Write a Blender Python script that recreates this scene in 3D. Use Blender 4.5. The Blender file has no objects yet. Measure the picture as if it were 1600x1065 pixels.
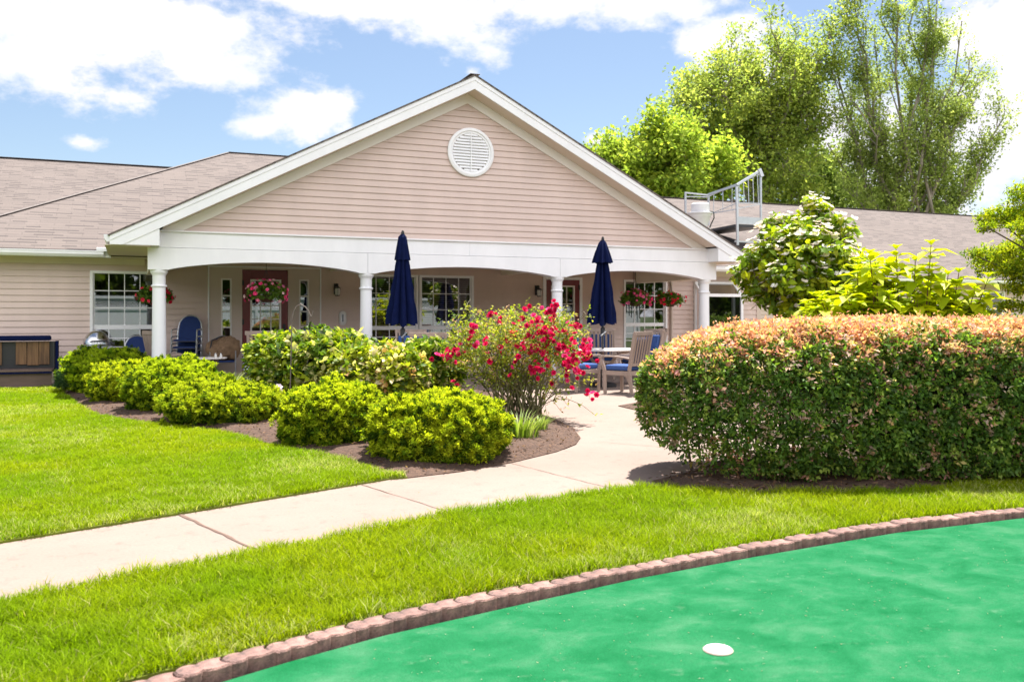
import bpy, bmesh, math, random
import numpy as np
from mathutils import Vector, Matrix
from mathutils.geometry import delaunay_2d_cdt
R = math.radians
rng = np.random.default_rng(7)
random.seed(5)
scene = bpy.context.scene
COL = scene.collection

# ---------------------------------------------------------------- camera numbers
F, CX, HY, YAW = 1400.0, 800.0, 492.0, R(23)
CAM = np.array([-.453, -17.17, 1.4])
FW = np.array([math.sin(YAW), math.cos(YAW), 0.]); RT = np.array([math.cos(YAW), -math.sin(YAW), 0.])
UPV = np.array([0, 0, 1.])
def ray(px, py): return FW + RT*(px-CX)/F + UPV*(HY-py)/F
def G(px, py, z=0.):                       # ground point seen at a photo pixel
    r = ray(px, py); p = CAM + r*(z-CAM[2])/r[2]; return (float(p[0]), float(p[1]))
def Dp(px, py, Z):                         # point at distance Z
    p = CAM + ray(px, py)*Z; return tuple(float(c) for c in p)
def XZ(X, Z):                              # camera-relative ground offset
    p = CAM + RT*X + FW*Z; return (float(p[0]), float(p[1]))
def gz(px, Z): return XZ((px-CX)/F*Z, Z)

# ---------------------------------------------------------------- materials
def newmat(name):
    m = bpy.data.materials.new(name); m.use_nodes = True
    nt = m.node_tree; nt.nodes.clear()
    out = nt.nodes.new('ShaderNodeOutputMaterial')
    return m, nt, out
def nd(nt, t, **kw):
    n = nt.nodes.new(t)
    for k, v in kw.items():
        if k in n.inputs: n.inputs[k].default_value = v
        else: setattr(n, k, v)
    return n
def rgb(c): return (c[0], c[1], c[2], 1)
def pmat(name, col, rough=.6, var=.0, vs=4., col2=None, bump=0., bs=60., metal=0., spec=.5, coat=0., stretch=None, rand=0., gen='Object'):
    m, nt, out = newmat(name); L = nt.links.new
    p = nd(nt, 'ShaderNodeBsdfPrincipled'); p.inputs['Roughness'].default_value = rough
    p.inputs['Metallic'].default_value = metal; p.inputs['Specular IOR Level'].default_value = spec
    if coat: p.inputs['Coat Weight'].default_value = coat
    L(p.outputs[0], out.inputs[0])
    tc = nd(nt, 'ShaderNodeTexCoord'); co = tc.outputs[gen]
    if stretch:
        mp = nd(nt, 'ShaderNodeMapping'); mp.inputs['Scale'].default_value = stretch; L(co, mp.inputs[0]); co = mp.outputs[0]
    c2 = col2 or tuple(c*(1-var) for c in col)
    nz = nd(nt, 'ShaderNodeTexNoise', Scale=vs, Detail=6., Roughness=.65); L(co, nz.inputs['Vector'])
    rp = nd(nt, 'ShaderNodeValToRGB'); rp.color_ramp.elements[0].position = .35; rp.color_ramp.elements[1].position = .65
    rp.color_ramp.elements[0].color = rgb(c2); rp.color_ramp.elements[1].color = rgb(col)
    L(nz.outputs['Fac'], rp.inputs[0]); cout = rp.outputs[0]
    if rand:
        oi = nd(nt, 'ShaderNodeObjectInfo'); mr = nd(nt, 'ShaderNodeMapRange'); mr.inputs[3].default_value = 1-rand; mr.inputs[4].default_value = 1+rand
        L(oi.outputs['Random'], mr.inputs[0]); vm = nd(nt, 'ShaderNodeVectorMath', operation='SCALE'); L(cout, vm.inputs[0]); L(mr.outputs[0], vm.inputs['Scale']); cout = vm.outputs[0]
    L(cout, p.inputs['Base Color'])
    if bump:
        n2 = nd(nt, 'ShaderNodeTexNoise', Scale=bs, Detail=5., Roughness=.6); L(co, n2.inputs['Vector'])
        b = nd(nt, 'ShaderNodeBump', Strength=bump, Distance=.02); L(n2.outputs['Fac'], b.inputs['Height']); L(b.outputs[0], p.inputs['Normal'])
    return m
def leafmat(name, trans=.35, rough=.5, spec=.3, ttint=(1.15, 1.2, .5)):
    m, nt, out = newmat(name); L = nt.links.new
    at = nd(nt, 'ShaderNodeAttribute', attribute_name='col')
    p = nd(nt, 'ShaderNodeBsdfPrincipled'); p.inputs['Roughness'].default_value = rough; p.inputs['Specular IOR Level'].default_value = spec
    t = nd(nt, 'ShaderNodeBsdfTranslucent'); mu = nd(nt, 'ShaderNodeVectorMath', operation='MULTIPLY'); mu.inputs[1].default_value = ttint
    L(at.outputs['Color'], p.inputs['Base Color']); L(at.outputs['Color'], mu.inputs[0]); L(mu.outputs[0], t.inputs[0])
    mx = nd(nt, 'ShaderNodeMixShader'); mx.inputs[0].default_value = trans
    L(p.outputs[0], mx.inputs[1]); L(t.outputs[0], mx.inputs[2]); L(mx.outputs[0], out.inputs[0])
    return m

# ---------------------------------------------------------------- mesh helpers
class MB:
    def __init__(s): s.v = []; s.f = []
    def add(s, vs, fs):
        o = len(s.v); s.v += [tuple(map(float, v)) for v in vs]; s.f += [tuple(i+o for i in f) for f in fs]; return s
    def box(s, x0, x1, y0, y1, z0, z1):
        return s.add([(x0,y0,z0),(x1,y0,z0),(x1,y1,z0),(x0,y1,z0),(x0,y0,z1),(x1,y0,z1),(x1,y1,z1),(x0,y1,z1)],
                     [(0,3,2,1),(4,5,6,7),(0,1,5,4),(1,2,6,5),(2,3,7,6),(3,0,4,7)])
    def bar(s, a, b, w, h, up=(0,0,1)):
        a = Vector(a); b = Vector(b); d = (b-a).normalized(); up = Vector(up)
        if abs(d.dot(up)) > .98: up = Vector((0,1,0))
        sd = d.cross(up).normalized(); u = sd.cross(d).normalized(); vs = []
        for q in (a, b):
            for i, j in ((-1,-1),(1,-1),(1,1),(-1,1)): vs.append(q + sd*(w/2*i) + u*(h/2*j))
        return s.add(vs, [(0,3,2,1),(4,5,6,7),(0,1,5,4),(1,2,6,5),(2,3,7,6),(3,0,4,7)])
    def tube(s, pts, r, n=8, cap=True):
        pts = [Vector(p) for p in pts]; m = len(pts)
        rs = r if isinstance(r, (list, tuple)) else [r]*m
        prev = None; vs = []
        for i, p in enumerate(pts):
            d = (pts[min(i+1, m-1)] - pts[max(i-1, 0)]).normalized()
            if prev is None: x = d.orthogonal().normalized()
            else: x = (prev - d*prev.dot(d)).normalized()
            prev = x; y = d.cross(x)
            for k in range(n):
                a = 2*math.pi*k/n; vs.append(p + (x*math.cos(a) + y*math.sin(a))*rs[i])
        fs = [(i*n+k, i*n+(k+1)%n, (i+1)*n+(k+1)%n, (i+1)*n+k) for i in range(m-1) for k in range(n)]
        if cap: fs += [tuple(range(n-1, -1, -1)), tuple(range((m-1)*n, m*n))]
        return s.add(vs, fs)
    def lathe(s, prof, c=(0,0,0), n=24, fn=None):
        vs = []
        for r, z in prof:
            for k in range(n):
                a = 2*math.pi*k/n; rr = fn(r, z, a) if fn else r
                zz = z
                if isinstance(rr, tuple): rr, zz = rr
                vs.append((c[0]+rr*math.cos(a), c[1]+rr*math.sin(a), c[2]+zz))
        m = len(prof)
        fs = [(i*n+k, i*n+(k+1)%n, (i+1)*n+(k+1)%n, (i+1)*n+k) for i in range(m-1) for k in range(n)]
        fs += [tuple(range(n-1, -1, -1)), tuple(range((m-1)*n, m*n))]
        return s.add(vs, fs)
    def prism(s, poly, ax, t0, t1):
        f = {'y': lambda p, t: (p[0], t, p[1]), 'z': lambda p, t: (p[0], p[1], t), 'x': lambda p, t: (t, p[0], p[1])}[ax]
        n = len(poly); vs = [f(p, t0) for p in poly] + [f(p, t1) for p in poly]
        return s.add(vs, [tuple(range(n)), tuple(range(2*n-1, n-1, -1))] + [(i, i+n, (i+1)%n+n, (i+1)%n) for i in range(n)])
    def build(s, name, mat, parent=None, smooth=False, bevel=0., fixn=True, xf=None):
        me = bpy.data.meshes.new(name); me.from_pydata(s.v, [], s.f)
        if fixn:
            bm = bmesh.new(); bm.from_mesh(me); bmesh.ops.recalc_face_normals(bm, faces=bm.faces); bm.to_mesh(me); bm.free()
        me.materials.append(mat)
        if smooth:
            me.polygons.foreach_set('use_smooth', [True]*len(me.polygons))
            me.set_sharp_from_angle(angle=R(40))
        o = bpy.data.objects.new(name, me); COL.objects.link(o)
        if parent: o.parent = parent
        if bevel:
            b = o.modifiers.new('bevel', 'BEVEL'); b.width = bevel; b.segments = 2; b.limit_method = 'ANGLE'; b.angle_limit = R(40)
        return o
def tag(o, label=None, cat=None, group=None, kind=None):
    for k, v in (('label', label), ('category', cat), ('group', group), ('kind', kind)):
        if v: o[k] = v
    return o
def empty(name, loc=(0,0,0), rz=0., label=None, cat=None, group=None):
    o = bpy.data.objects.new(name, None); COL.objects.link(o); o.empty_display_size = .2
    o.location = loc; o.rotation_euler = (0, 0, rz); tag(o, label, cat, group); return o
def dup(root, loc, rz=0., label=None):
    def cp(o, par):
        c = o.copy(); COL.objects.link(c)
        if par: c.parent = par
        for ch in list(o.children): cp(ch, c)
        return c
    c = cp(root, None); c.location = loc; c.rotation_euler = (0, 0, rz)
    if label: c['label'] = label
    return c

def npmesh(name, V, T, C, mat, parent=None):
    me = bpy.data.meshes.new(name); V = np.asarray(V, np.float32); T = np.asarray(T, np.int32)
    me.vertices.add(len(V)); me.vertices.foreach_set('co', V.ravel())
    me.loops.add(T.size); me.loops.foreach_set('vertex_index', T.ravel())
    me.polygons.add(len(T)); me.polygons.foreach_set('loop_start', np.arange(0, T.size, T.shape[1], dtype=np.int32))
    if C is not None:
        a = me.attributes.new('col', 'FLOAT_COLOR', 'POINT')
        c4 = np.ones((len(V), 4), np.float32); c4[:, :3] = C; a.data.foreach_set('color', c4.ravel())
    me.update(calc_edges=True); me.materials.append(mat)
    o = bpy.data.objects.new(name, me); COL.objects.link(o)
    if parent: o.parent = parent
    return o
def nrm(a): return a/np.maximum(np.linalg.norm(a, axis=-1, keepdims=True), 1e-9)
def rdir(n): return nrm(rng.normal(size=(n, 3)))
def vnoise(p, seed=0.):
    p = np.asarray(p, float); i = np.floor(p); f = p-i; f = f*f*(3-2*f); r = 0.
    for dx in (0, 1):
        for dy in (0, 1):
            for dz in (0, 1):
                q = i + np.array([dx, dy, dz])
                h = np.sin(q[..., 0]*127.1+q[..., 1]*311.7+q[..., 2]*74.7+seed*19.3)*43758.5453; h = h-np.floor(h)
                w = (f[..., 0] if dx else 1-f[..., 0])*(f[..., 1] if dy else 1-f[..., 1])*(f[..., 2] if dz else 1-f[..., 2])
                r = r + w*h
    return r
def leaves(name, P, D, N, L, W, C, mat, parent=None, droop=.12, fold=.2, fine=False, sh=.45):
    P = np.asarray(P); n = len(P); D = nrm(D); S = nrm(np.cross(D, N)); N = np.cross(S, D)
    L = (np.ones(n)*L)[:, None]; W = (np.ones(n)*W)[:, None]
    if not fine:
        V = np.stack([P, P+D*L*sh+S*W/2+N*W*fold, P+D*L-N*L*droop, P+D*L*sh-S*W/2+N*W*fold], 1).reshape(-1, 3)
        b = (np.arange(n)*4)[:, None, None]; T = (b+np.array([[0,1,2],[0,2,3]])).reshape(-1, 3); k = 4
    else:
        d = N*L*droop
        V = np.stack([P, P+D*L*.5-d*.15, P+D*L-d*1.3, P+D*L*.26+S*W*.40+N*W*fold*.8, P+D*L*.62+S*W*.45+N*W*fold-d*.4,
                      P+D*L*.26-S*W*.40+N*W*fold*.8, P+D*L*.62-S*W*.45+N*W*fold-d*.4], 1).reshape(-1, 3)
        b = (np.arange(n)*7)[:, None, None]; T = (b+np.array([[0,3,1],[3,4,1],[4,2,1],[0,1,5],[5,1,6],[6,1,2]])).reshape(-1, 3); k = 7
    return npmesh(name, V, T, np.repeat(np.asarray(C), k, 0), mat, parent)
def pal(n, cols, wts, jit=.12):
    c = np.array(cols)[rng.choice(len(cols), n, p=np.array(wts)/sum(wts))]
    return np.clip(c*(1+rng.normal(size=(n, 1))*jit), .004, 1)

def inpoly(x, y, poly):
    c = np.zeros(len(x), bool); n = len(poly)
    for i in range(n):
        x0, y0 = poly[i]; x1, y1 = poly[i-1]
        if y0 == y1: continue
        c ^= ((y0 > y) != (y1 > y)) & (x < (x1-x0)*(y-y0)/(y1-y0)+x0)
    return c
def edist(x, y, poly):
    d = np.full(len(x), 1e9)
    for i in range(len(poly)):
        a = np.array(poly[i-1]); b = np.array(poly[i]); ab = b-a
        t = np.clip(((x-a[0])*ab[0]+(y-a[1])*ab[1])/max(ab@ab, 1e-9), 0, 1)
        d = np.minimum(d, np.hypot(x-a[0]-t*ab[0], y-a[1]-t*ab[1]))
    return d
def smooth_poly(poly, it=2):
    for _ in range(it):
        q = []
        for i in range(len(poly)):
            a, b = poly[i], poly[(i+1) % len(poly)]
            q += [(a[0]*.75+b[0]*.25, a[1]*.75+b[1]*.25), (a[0]*.25+b[0]*.75, a[1]*.25+b[1]*.75)]
        poly = q
    return poly
def sheet(name, poly, z, mat, mound=0., mw=.4, res=.25, amp=0., lo=-.08, kind='structure'):
    """a ground sheet of some thickness with an outline, optionally mounded towards its middle"""
    pa = np.array(poly); (x0, y0), (x1, y1) = pa.min(0), pa.max(0)
    bd = []
    for i in range(len(poly)):
        a, b = np.array(poly[i]), np.array(poly[(i+1) % len(poly)]); k = max(1, int(np.linalg.norm(b-a)/(res*1.5)))
        bd += [tuple(a+(b-a)*j/k) for j in range(k)]
    pts = list(bd)
    if mound or amp:
        gx, gy = np.meshgrid(np.arange(x0, x1, res), np.arange(y0, y1, res)); gx = gx.ravel()+rng.uniform(-.05, .05, gx.size); gy = gy.ravel()
        k = inpoly(gx, gy, poly); gx, gy = gx[k], gy[k]; k = edist(gx, gy, poly) > res*.3; pts += list(zip(gx[k], gy[k]))
    nb = len(bd)
    vo, _, fo = delaunay_2d_cdt([Vector(p) for p in pts], [(i, (i+1) % nb) for i in range(nb)], [list(range(nb))], 1, 1e-6)[:3]
    vv = np.array([(p.x, p.y) for p in vo]); d = edist(vv[:, 0], vv[:, 1], poly); t = np.clip(d/mw, 0, 1)
    zz = z + mound*(t*t*(3-2*t)) + (amp*(vnoise(np.c_[vv*3.1, vv[:, 0]*0])-.5)*np.clip(d*4, 0, 1) if amp else 0)
    m = MB(); m.v = [(a[0], a[1], float(h)) for a, h in zip(vv, zz)]; m.f = [tuple(f) for f in fo]
    o = len(m.v); m.v += [(p[0], p[1], z) for p in bd] + [(p[0], p[1], lo) for p in bd]
    m.f += [(o+i, o+(i+1) % nb, o+nb+(i+1) % nb, o+nb+i) for i in range(nb)]
    ob = m.build(name, mat); tag(ob, kind=kind)
    bm = bmesh.new(); bm.from_mesh(ob.data)
    for f in bm.faces:
        if f.normal.z < -.5: f.normal_flip()
    bm.to_mesh(ob.data); bm.free()
    if mound or amp: ob.data.polygons.foreach_set('use_smooth', [True]*len(ob.data.polygons)); ob.data.set_sharp_from_angle(angle=R(50))
    return ob
def boxes(name, mat, lst, parent, bevel=0.):
    return [MB().box(*b).build(name, mat, parent, bevel=bevel) for b in lst]
# ================================================================ light, sky, camera
SUN_EL, SUN_AZ = R(69), R(44)              # azimuth from +Y towards +X : behind the house, to its right
w = bpy.data.worlds.new('World'); scene.world = w; w.use_nodes = True
nt = w.node_tree; nt.nodes.clear(); L = nt.links.new
wo = nd(nt, 'ShaderNodeOutputWorld'); bg = nd(nt, 'ShaderNodeBackground'); bg.inputs['Strength'].default_value = .056; L(bg.outputs[0], wo.inputs[0])
sky = nd(nt, 'ShaderNodeTexSky', sky_type='NISHITA', sun_disc=False, sun_elevation=SUN_EL, sun_rotation=SUN_AZ, air_density=1.0, dust_density=1.0, ozone_density=1.5)
tc = nd(nt, 'ShaderNodeTexCoord'); sp = nd(nt, 'ShaderNodeSeparateXYZ'); L(tc.outputs['Generated'], sp.inputs[0])
def mth(op, a, b=None, c=None):
    n = nd(nt, 'ShaderNodeMath', operation=op)
    for i, v in enumerate((a, b, c)):
        if v is None: continue
        if isinstance(v, (int, float)): n.inputs[i].default_value = v
        else: L(v, n.inputs[i])
    return n.outputs[0]
az = mth('ARCTAN2', sp.outputs[0], sp.outputs[1]); el = mth('ARCSINE', sp.outputs[2])
def dirpx(px, py):
    r = ray(px, py); return math.atan2(r[0], r[1]), math.asin(r[2]/np.linalg.norm(r))
CL = [(60,5,230,70,1.),(230,30,240,60,1.),(120,50,300,88,1.),(40,95,170,64,1.),(320,102,95,44,1.),(190,150,80,34,.7),(470,178,105,48,1.),(425,192,70,34,.9),(515,165,62,44,1.),
      (600,0,230,40,1.),(720,45,100,62,1.),(850,5,260,44,1.),(990,12,200,40,.9),(735,112,26,16,.8),(1130,55,100,42,1.),(1200,110,130,70,1.),(1560,40,110,66,1.),
      (1570,215,120,110,1.),(1400,270,220,110,1.1),(1250,220,150,120,1.),(938,218,36,18,.7),(138,222,46,20,.6),(1700,150,160,200,1.)]
FILL_CL = [(2.9,.55,.9,.42,1.3),(-2.5,.5,.8,.4,1.3),(2.0,.6,.6,.3,1.),(-1.2,.7,.5,.25,1.),(-1.9,.3,.4,.16,1.),(3.1,1.1,1.5,.3,1.2),(-3.1,.5,.6,.4,1.2)]  # added clouds out of view, placed as fill light for the shaded facade
cov = None
for it in [dirpx(c[0], c[1])+(c[2]/F*.95, c[3]/F*.95, c[4]) for c in CL] + FILL_CL:
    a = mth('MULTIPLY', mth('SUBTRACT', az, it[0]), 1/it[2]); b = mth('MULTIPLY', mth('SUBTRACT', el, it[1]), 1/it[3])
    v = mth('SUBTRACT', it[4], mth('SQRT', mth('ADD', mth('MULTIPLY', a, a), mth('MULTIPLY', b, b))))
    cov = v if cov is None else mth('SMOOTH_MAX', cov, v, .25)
mp = nd(nt, 'ShaderNodeMapping'); mp.inputs['Scale'].default_value = (1, 1, 1.7); L(tc.outputs['Generated'], mp.inputs[0])
n1 = nd(nt, 'ShaderNodeTexNoise', Scale=9., Detail=9., Roughness=.6); L(mp.outputs[0], n1.inputs['Vector'])
n3 = nd(nt, 'ShaderNodeTexNoise', Scale=26., Detail=8., Roughness=.62); L(mp.outputs[0], n3.inputs['Vector'])
dn = mth('ADD', mth('ADD', cov, mth('MULTIPLY', mth('SUBTRACT', n1.outputs['Fac'], .5), 2.2)), mth('MULTIPLY', mth('SUBTRACT', n3.outputs['Fac'], .5), 1.5))
mr = nd(nt, 'ShaderNodeMapRange', interpolation_type='SMOOTHSTEP'); mr.inputs[1].default_value = -.08; mr.inputs[2].default_value = .62; L(dn, mr.inputs[0])
n2 = nd(nt, 'ShaderNodeTexNoise', Scale=7., Detail=6., Roughness=.6); L(mp.outputs[0], n2.inputs['Vector'])
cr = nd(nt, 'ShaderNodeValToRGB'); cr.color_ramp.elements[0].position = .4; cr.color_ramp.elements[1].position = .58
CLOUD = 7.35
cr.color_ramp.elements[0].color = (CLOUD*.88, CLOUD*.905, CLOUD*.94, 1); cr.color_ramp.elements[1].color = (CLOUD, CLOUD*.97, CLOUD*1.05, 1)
L(n2.outputs['Fac'], cr.inputs[0])
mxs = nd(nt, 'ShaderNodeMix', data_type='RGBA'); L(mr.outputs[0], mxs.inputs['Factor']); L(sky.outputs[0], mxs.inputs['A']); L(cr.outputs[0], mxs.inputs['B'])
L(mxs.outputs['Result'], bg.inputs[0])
br = nd(nt, 'ShaderNodeMapRange'); br.inputs[1].default_value = .1; br.inputs[2].default_value = -.7; br.inputs[3].default_value = 1.; br.inputs[4].default_value = 2.5; L(sp.outputs[1], br.inputs[0])  # clouds behind the camera brightened further as added fill
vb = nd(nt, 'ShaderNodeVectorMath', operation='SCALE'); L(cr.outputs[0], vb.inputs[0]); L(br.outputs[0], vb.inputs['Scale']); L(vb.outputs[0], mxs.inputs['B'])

sl = bpy.data.lights.new('sun', 'SUN'); sl.energy = 5.0; sl.angle = R(.55); sl.color = (1, .965, .91)
so = bpy.data.objects.new('sun', sl); COL.objects.link(so)
sd = Vector((math.sin(SUN_AZ)*math.cos(SUN_EL), math.cos(SUN_AZ)*math.cos(SUN_EL), math.sin(SUN_EL)))
so.rotation_euler = sd.to_track_quat('Z', 'Y').to_euler(); so.location = (0, 0, 30)

cd = bpy.data.cameras.new('camera'); co = bpy.data.objects.new('camera', cd); COL.objects.link(co); scene.camera = co
co.location = CAM; co.rotation_euler = (R(90), 0, -YAW); cd.sensor_width = 36; cd.lens = F/1600*36; cd.shift_y = -40.5/1600
cd.clip_end = 3000; cd.clip_start = .05
cd.dof.use_dof = True; cd.dof.focus_distance = 9.5; cd.dof.aperture_fstop = 3.2
vs = scene.view_settings; vs.view_transform = 'Standard'; vs.look = 'None'; vs.gamma = 1; vs.exposure = 1.5
scene.cycles.max_bounces = 9; scene.cycles.diffuse_bounces = 6; scene.cycles.transparent_max_bounces = 10
scene.cycles.use_denoising = True

# ================================================================ materials
M = {}
M['white'] = pmat('white_trim', (.80, .795, .80), .5, .075, 2.2, stretch=(1, 1, .4), bump=.04, bs=25)
M['column'] = pmat('column_white', (.80, .80, .815), .4, .03, 2.)
M['siding'] = pmat('tan_siding', (.60, .466, .405), .5, .10, 1.6, bump=.05, bs=90, stretch=(1, 1, .35))
M['soffit'] = pmat('cream_soffit', (.66, .56, .47), .6, .05, 2.)
M['rake'] = pmat('rake_trim', (.76, .715, .67), .5, .05, 2.)
M['ceil'] = pmat('porch_ceiling', (.80, .72, .61), .6, .05, 2.)
M['barkp'] = pmat('pale_bark', (.27, .225, .18), .85, .4, 3., stretch=(1, 1, .3))
M['panel'] = pmat('tan_panel', (.53, .43, .36), .5, .04, 2.)
M['door'] = pmat('dark_red_door', (.16, .018, .02), .35, .15, 3.)
M['dark'] = pmat('dark_metal', (.03, .03, .035), .4, .2, 5.)
M['black'] = pmat('black_plastic', (.015, .015, .017), .5, .2, 5.)
M['room'] = pmat('room_dark', (.06, .05, .042), .8, .3, 2.)
M['blind'] = pmat('blind', (.38, .32, .26), .6, .1, 4.)
M['navy'] = pmat('navy_canvas', (.004, .0085, .046), .85, .25, 9., bump=.15, bs=300, spec=.08)
M['cush'] = pmat('blue_cushion', (.045, .095, .27), .8, .12, 12., bump=.2, bs=260, spec=.2)
M['sling'] = pmat('blue_sling', (.022, .045, .155), .8, .2, 60., bump=.2, bs=300, spec=.2)
M['wood'] = pmat('weathered_taupe', (.36, .27, .22), .6, .22, 9., stretch=(1, 1, .15), bump=.1, bs=70)
M['top'] = pmat('table_top', (.74, .70, .66), .4, .06, 6.)
M['bark'] = pmat('bark', (.13, .095, .07), .85, .45, 6., stretch=(1, 1, .25), bump=.6, bs=18)
M['cane'] = pmat('rose_cane', (.15, .14, .05), .7, .4, 9.)
M['alu'] = pmat('aluminium', (.55, .56, .58), .38, .12, 6., metal=.75)
M['steel'] = pmat('brushed_steel', (.62, .62, .63), .22, .06, 8., metal=1.)
M['cap'] = pmat('painted_fan', (.66, .65, .65), .5, .1, 6.)
M['pot'] = pmat('coir_pot', (.10, .045, .03), .9, .3, 20., bump=.4, bs=60)
M['bag'] = pmat('brown_canvas', (.25, .155, .085), .85, .3, 14., bump=.4, bs=40)
M['plank'] = pmat('worn_plank', (.20, .105, .042), .7, .5, 11., col2=(.07, .035, .014), stretch=(1.6, 1.6, .12), bump=.2, bs=30)
M['plank_low'] = pmat('worn_board', (.12, .075, .062), .7, .3, 8., stretch=(.2, 1, 1), bump=.2, bs=30)
M['stone'] = pmat('pale_stone', (.5, .48, .47), .8, .25, 14., bump=.3, bs=30)
M['plaque'] = pmat('plaque', (.6, .58, .55), .4, .05, 5.)
M['hook'] = pmat('rusty_rod', (.20, .16, .14), .5, .35, 20., metal=.4)
M['leaf'] = leafmat('leaf', .45, .5, .22); M['leaf2'] = leafmat('leaf_matte', .5, .7, .08)
M['ridge'] = pmat('ridge_shingle', (.165, .137, .124), .9, .3, 6.); M['petal'] = leafmat('petal', .3, .6, .2, (1.1, 1., 1.))
M['grassb'] = leafmat('grass_blade', .48, .7, .06, (1.15, 1.2, .5))

# glass: reflections over a see-through pane
m, nt, out = newmat('window_glass'); L = nt.links.new; M['glass'] = m
fr = nd(nt, 'ShaderNodeFresnel', IOR=1.5); g2 = nd(nt, 'ShaderNodeMath', operation='MULTIPLY'); g2.inputs[1].default_value = 5.2; g2.use_clamp = True; L(fr.outputs[0], g2.inputs[0])
tr = nd(nt, 'ShaderNodeBsdfTransparent'); tr.inputs[0].default_value = (.6, .62, .62, 1); gl = nd(nt, 'ShaderNodeBsdfGlossy', Roughness=.015); gl.inputs[0].default_value = (.95, .97, 1, 1)
mx = nd(nt, 'ShaderNodeMixShader'); L(g2.outputs[0], mx.inputs[0]); L(tr.outputs[0], mx.inputs[1]); L(gl.outputs[0], mx.inputs[2]); L(mx.outputs[0], out.inputs[0])

# roof shingles (UV in metres)
m, nt, out = newmat('asphalt_shingles'); L = nt.links.new; M['shingle'] = m
p = nd(nt, 'ShaderNodeBsdfPrincipled', Roughness=.9); p.inputs['Specular IOR Level'].default_value = .2; L(p.outputs[0], out.inputs[0])
uv = nd(nt, 'ShaderNodeUVMap'); tcc = nd(nt, 'ShaderNodeTexCoord')
nw = nd(nt, 'ShaderNodeTexNoise', Scale=.9, Detail=2.); L(uv.outputs[0], nw.inputs['Vector'])
va = nd(nt, 'ShaderNodeVectorMath', operation='MULTIPLY_ADD'); va.inputs[1].default_value = (.02, .02, 0); L(nw.outputs['Color'], va.inputs[0]); L(uv.outputs[0], va.inputs[2])
bk = nd(nt, 'ShaderNodeTexBrick', Scale=1.); bk.inputs['Brick Width'].default_value = .55; bk.inputs['Row Height'].default_value = .14
bk.inputs['Mortar Size'].default_value = .012; bk.inputs['Mortar Smooth'].default_value = .25; bk.inputs['Bias'].default_value = -.1
bk.offset = .5; bk.inputs['Color1'].default_value = (.150, .123, .110, 1); bk.inputs['Color2'].default_value = (.131, .108, .098, 1); bk.inputs['Mortar'].default_value = (.126, .104, .094, 1)
L(va.outputs[0], bk.inputs['Vector'])
nb = nd(nt, 'ShaderNodeTexNoise', Scale=.45, Detail=5., Roughness=.6); L(uv.outputs[0], nb.inputs['Vector'])
ng = nd(nt, 'ShaderNodeTexNoise', Scale=70., Detail=3.); L(uv.outputs[0], ng.inputs['Vector'])
r1 = nd(nt, 'ShaderNodeMapRange'); r1.inputs[1].default_value = .3; r1.inputs[2].default_value = .7; r1.inputs[3].default_value = .92; r1.inputs[4].default_value = 1.08; L(nb.outputs['Fac'], r1.inputs[0])
r2 = nd(nt, 'ShaderNodeMapRange'); r2.inputs[3].default_value = .75; r2.inputs[4].default_value = 1.25; L(ng.outputs['Fac'], r2.inputs[0])
mm = nd(nt, 'ShaderNodeMath', operation='MULTIPLY'); L(r1.outputs[0], mm.inputs[0]); L(r2.outputs[0], mm.inputs[1])
sc = nd(nt, 'ShaderNodeVectorMath', operation='SCALE'); 
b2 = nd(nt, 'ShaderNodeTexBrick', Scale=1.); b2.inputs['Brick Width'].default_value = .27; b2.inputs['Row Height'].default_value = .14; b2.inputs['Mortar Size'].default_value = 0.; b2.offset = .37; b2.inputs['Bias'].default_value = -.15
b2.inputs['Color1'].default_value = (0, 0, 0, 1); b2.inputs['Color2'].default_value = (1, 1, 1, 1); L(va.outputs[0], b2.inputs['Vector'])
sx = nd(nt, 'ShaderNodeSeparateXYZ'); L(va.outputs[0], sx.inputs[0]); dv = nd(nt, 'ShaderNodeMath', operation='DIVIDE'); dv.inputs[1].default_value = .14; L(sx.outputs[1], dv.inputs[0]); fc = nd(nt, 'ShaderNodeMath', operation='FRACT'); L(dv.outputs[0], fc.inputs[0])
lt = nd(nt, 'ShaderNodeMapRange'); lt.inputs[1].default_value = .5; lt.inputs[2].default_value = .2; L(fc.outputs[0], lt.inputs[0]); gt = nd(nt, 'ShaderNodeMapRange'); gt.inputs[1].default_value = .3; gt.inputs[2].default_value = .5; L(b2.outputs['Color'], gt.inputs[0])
dk = nd(nt, 'ShaderNodeMath', operation='MULTIPLY'); L(lt.outputs[0], dk.inputs[0]); L(gt.outputs[0], dk.inputs[1]); dm = nd(nt, 'ShaderNodeMath', operation='MULTIPLY'); dm.inputs[1].default_value = .75; L(dk.outputs[0], dm.inputs[0])  # tab shadow painted as dark dashes along the lower edges of random tabs
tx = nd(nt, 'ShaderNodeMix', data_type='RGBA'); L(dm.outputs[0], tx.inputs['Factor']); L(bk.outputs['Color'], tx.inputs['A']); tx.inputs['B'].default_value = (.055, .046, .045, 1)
L(tx.outputs['Result'], sc.inputs[0]); L(mm.outputs[0], sc.inputs['Scale']); L(sc.outputs[0], p.inputs['Base Color'])
bp = nd(nt, 'ShaderNodeBump', Strength=.5, Distance=.01); L(bk.outputs['Fac'], bp.inputs['Height']); bp.invert = True; L(bp.outputs[0], p.inputs['Normal'])

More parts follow.
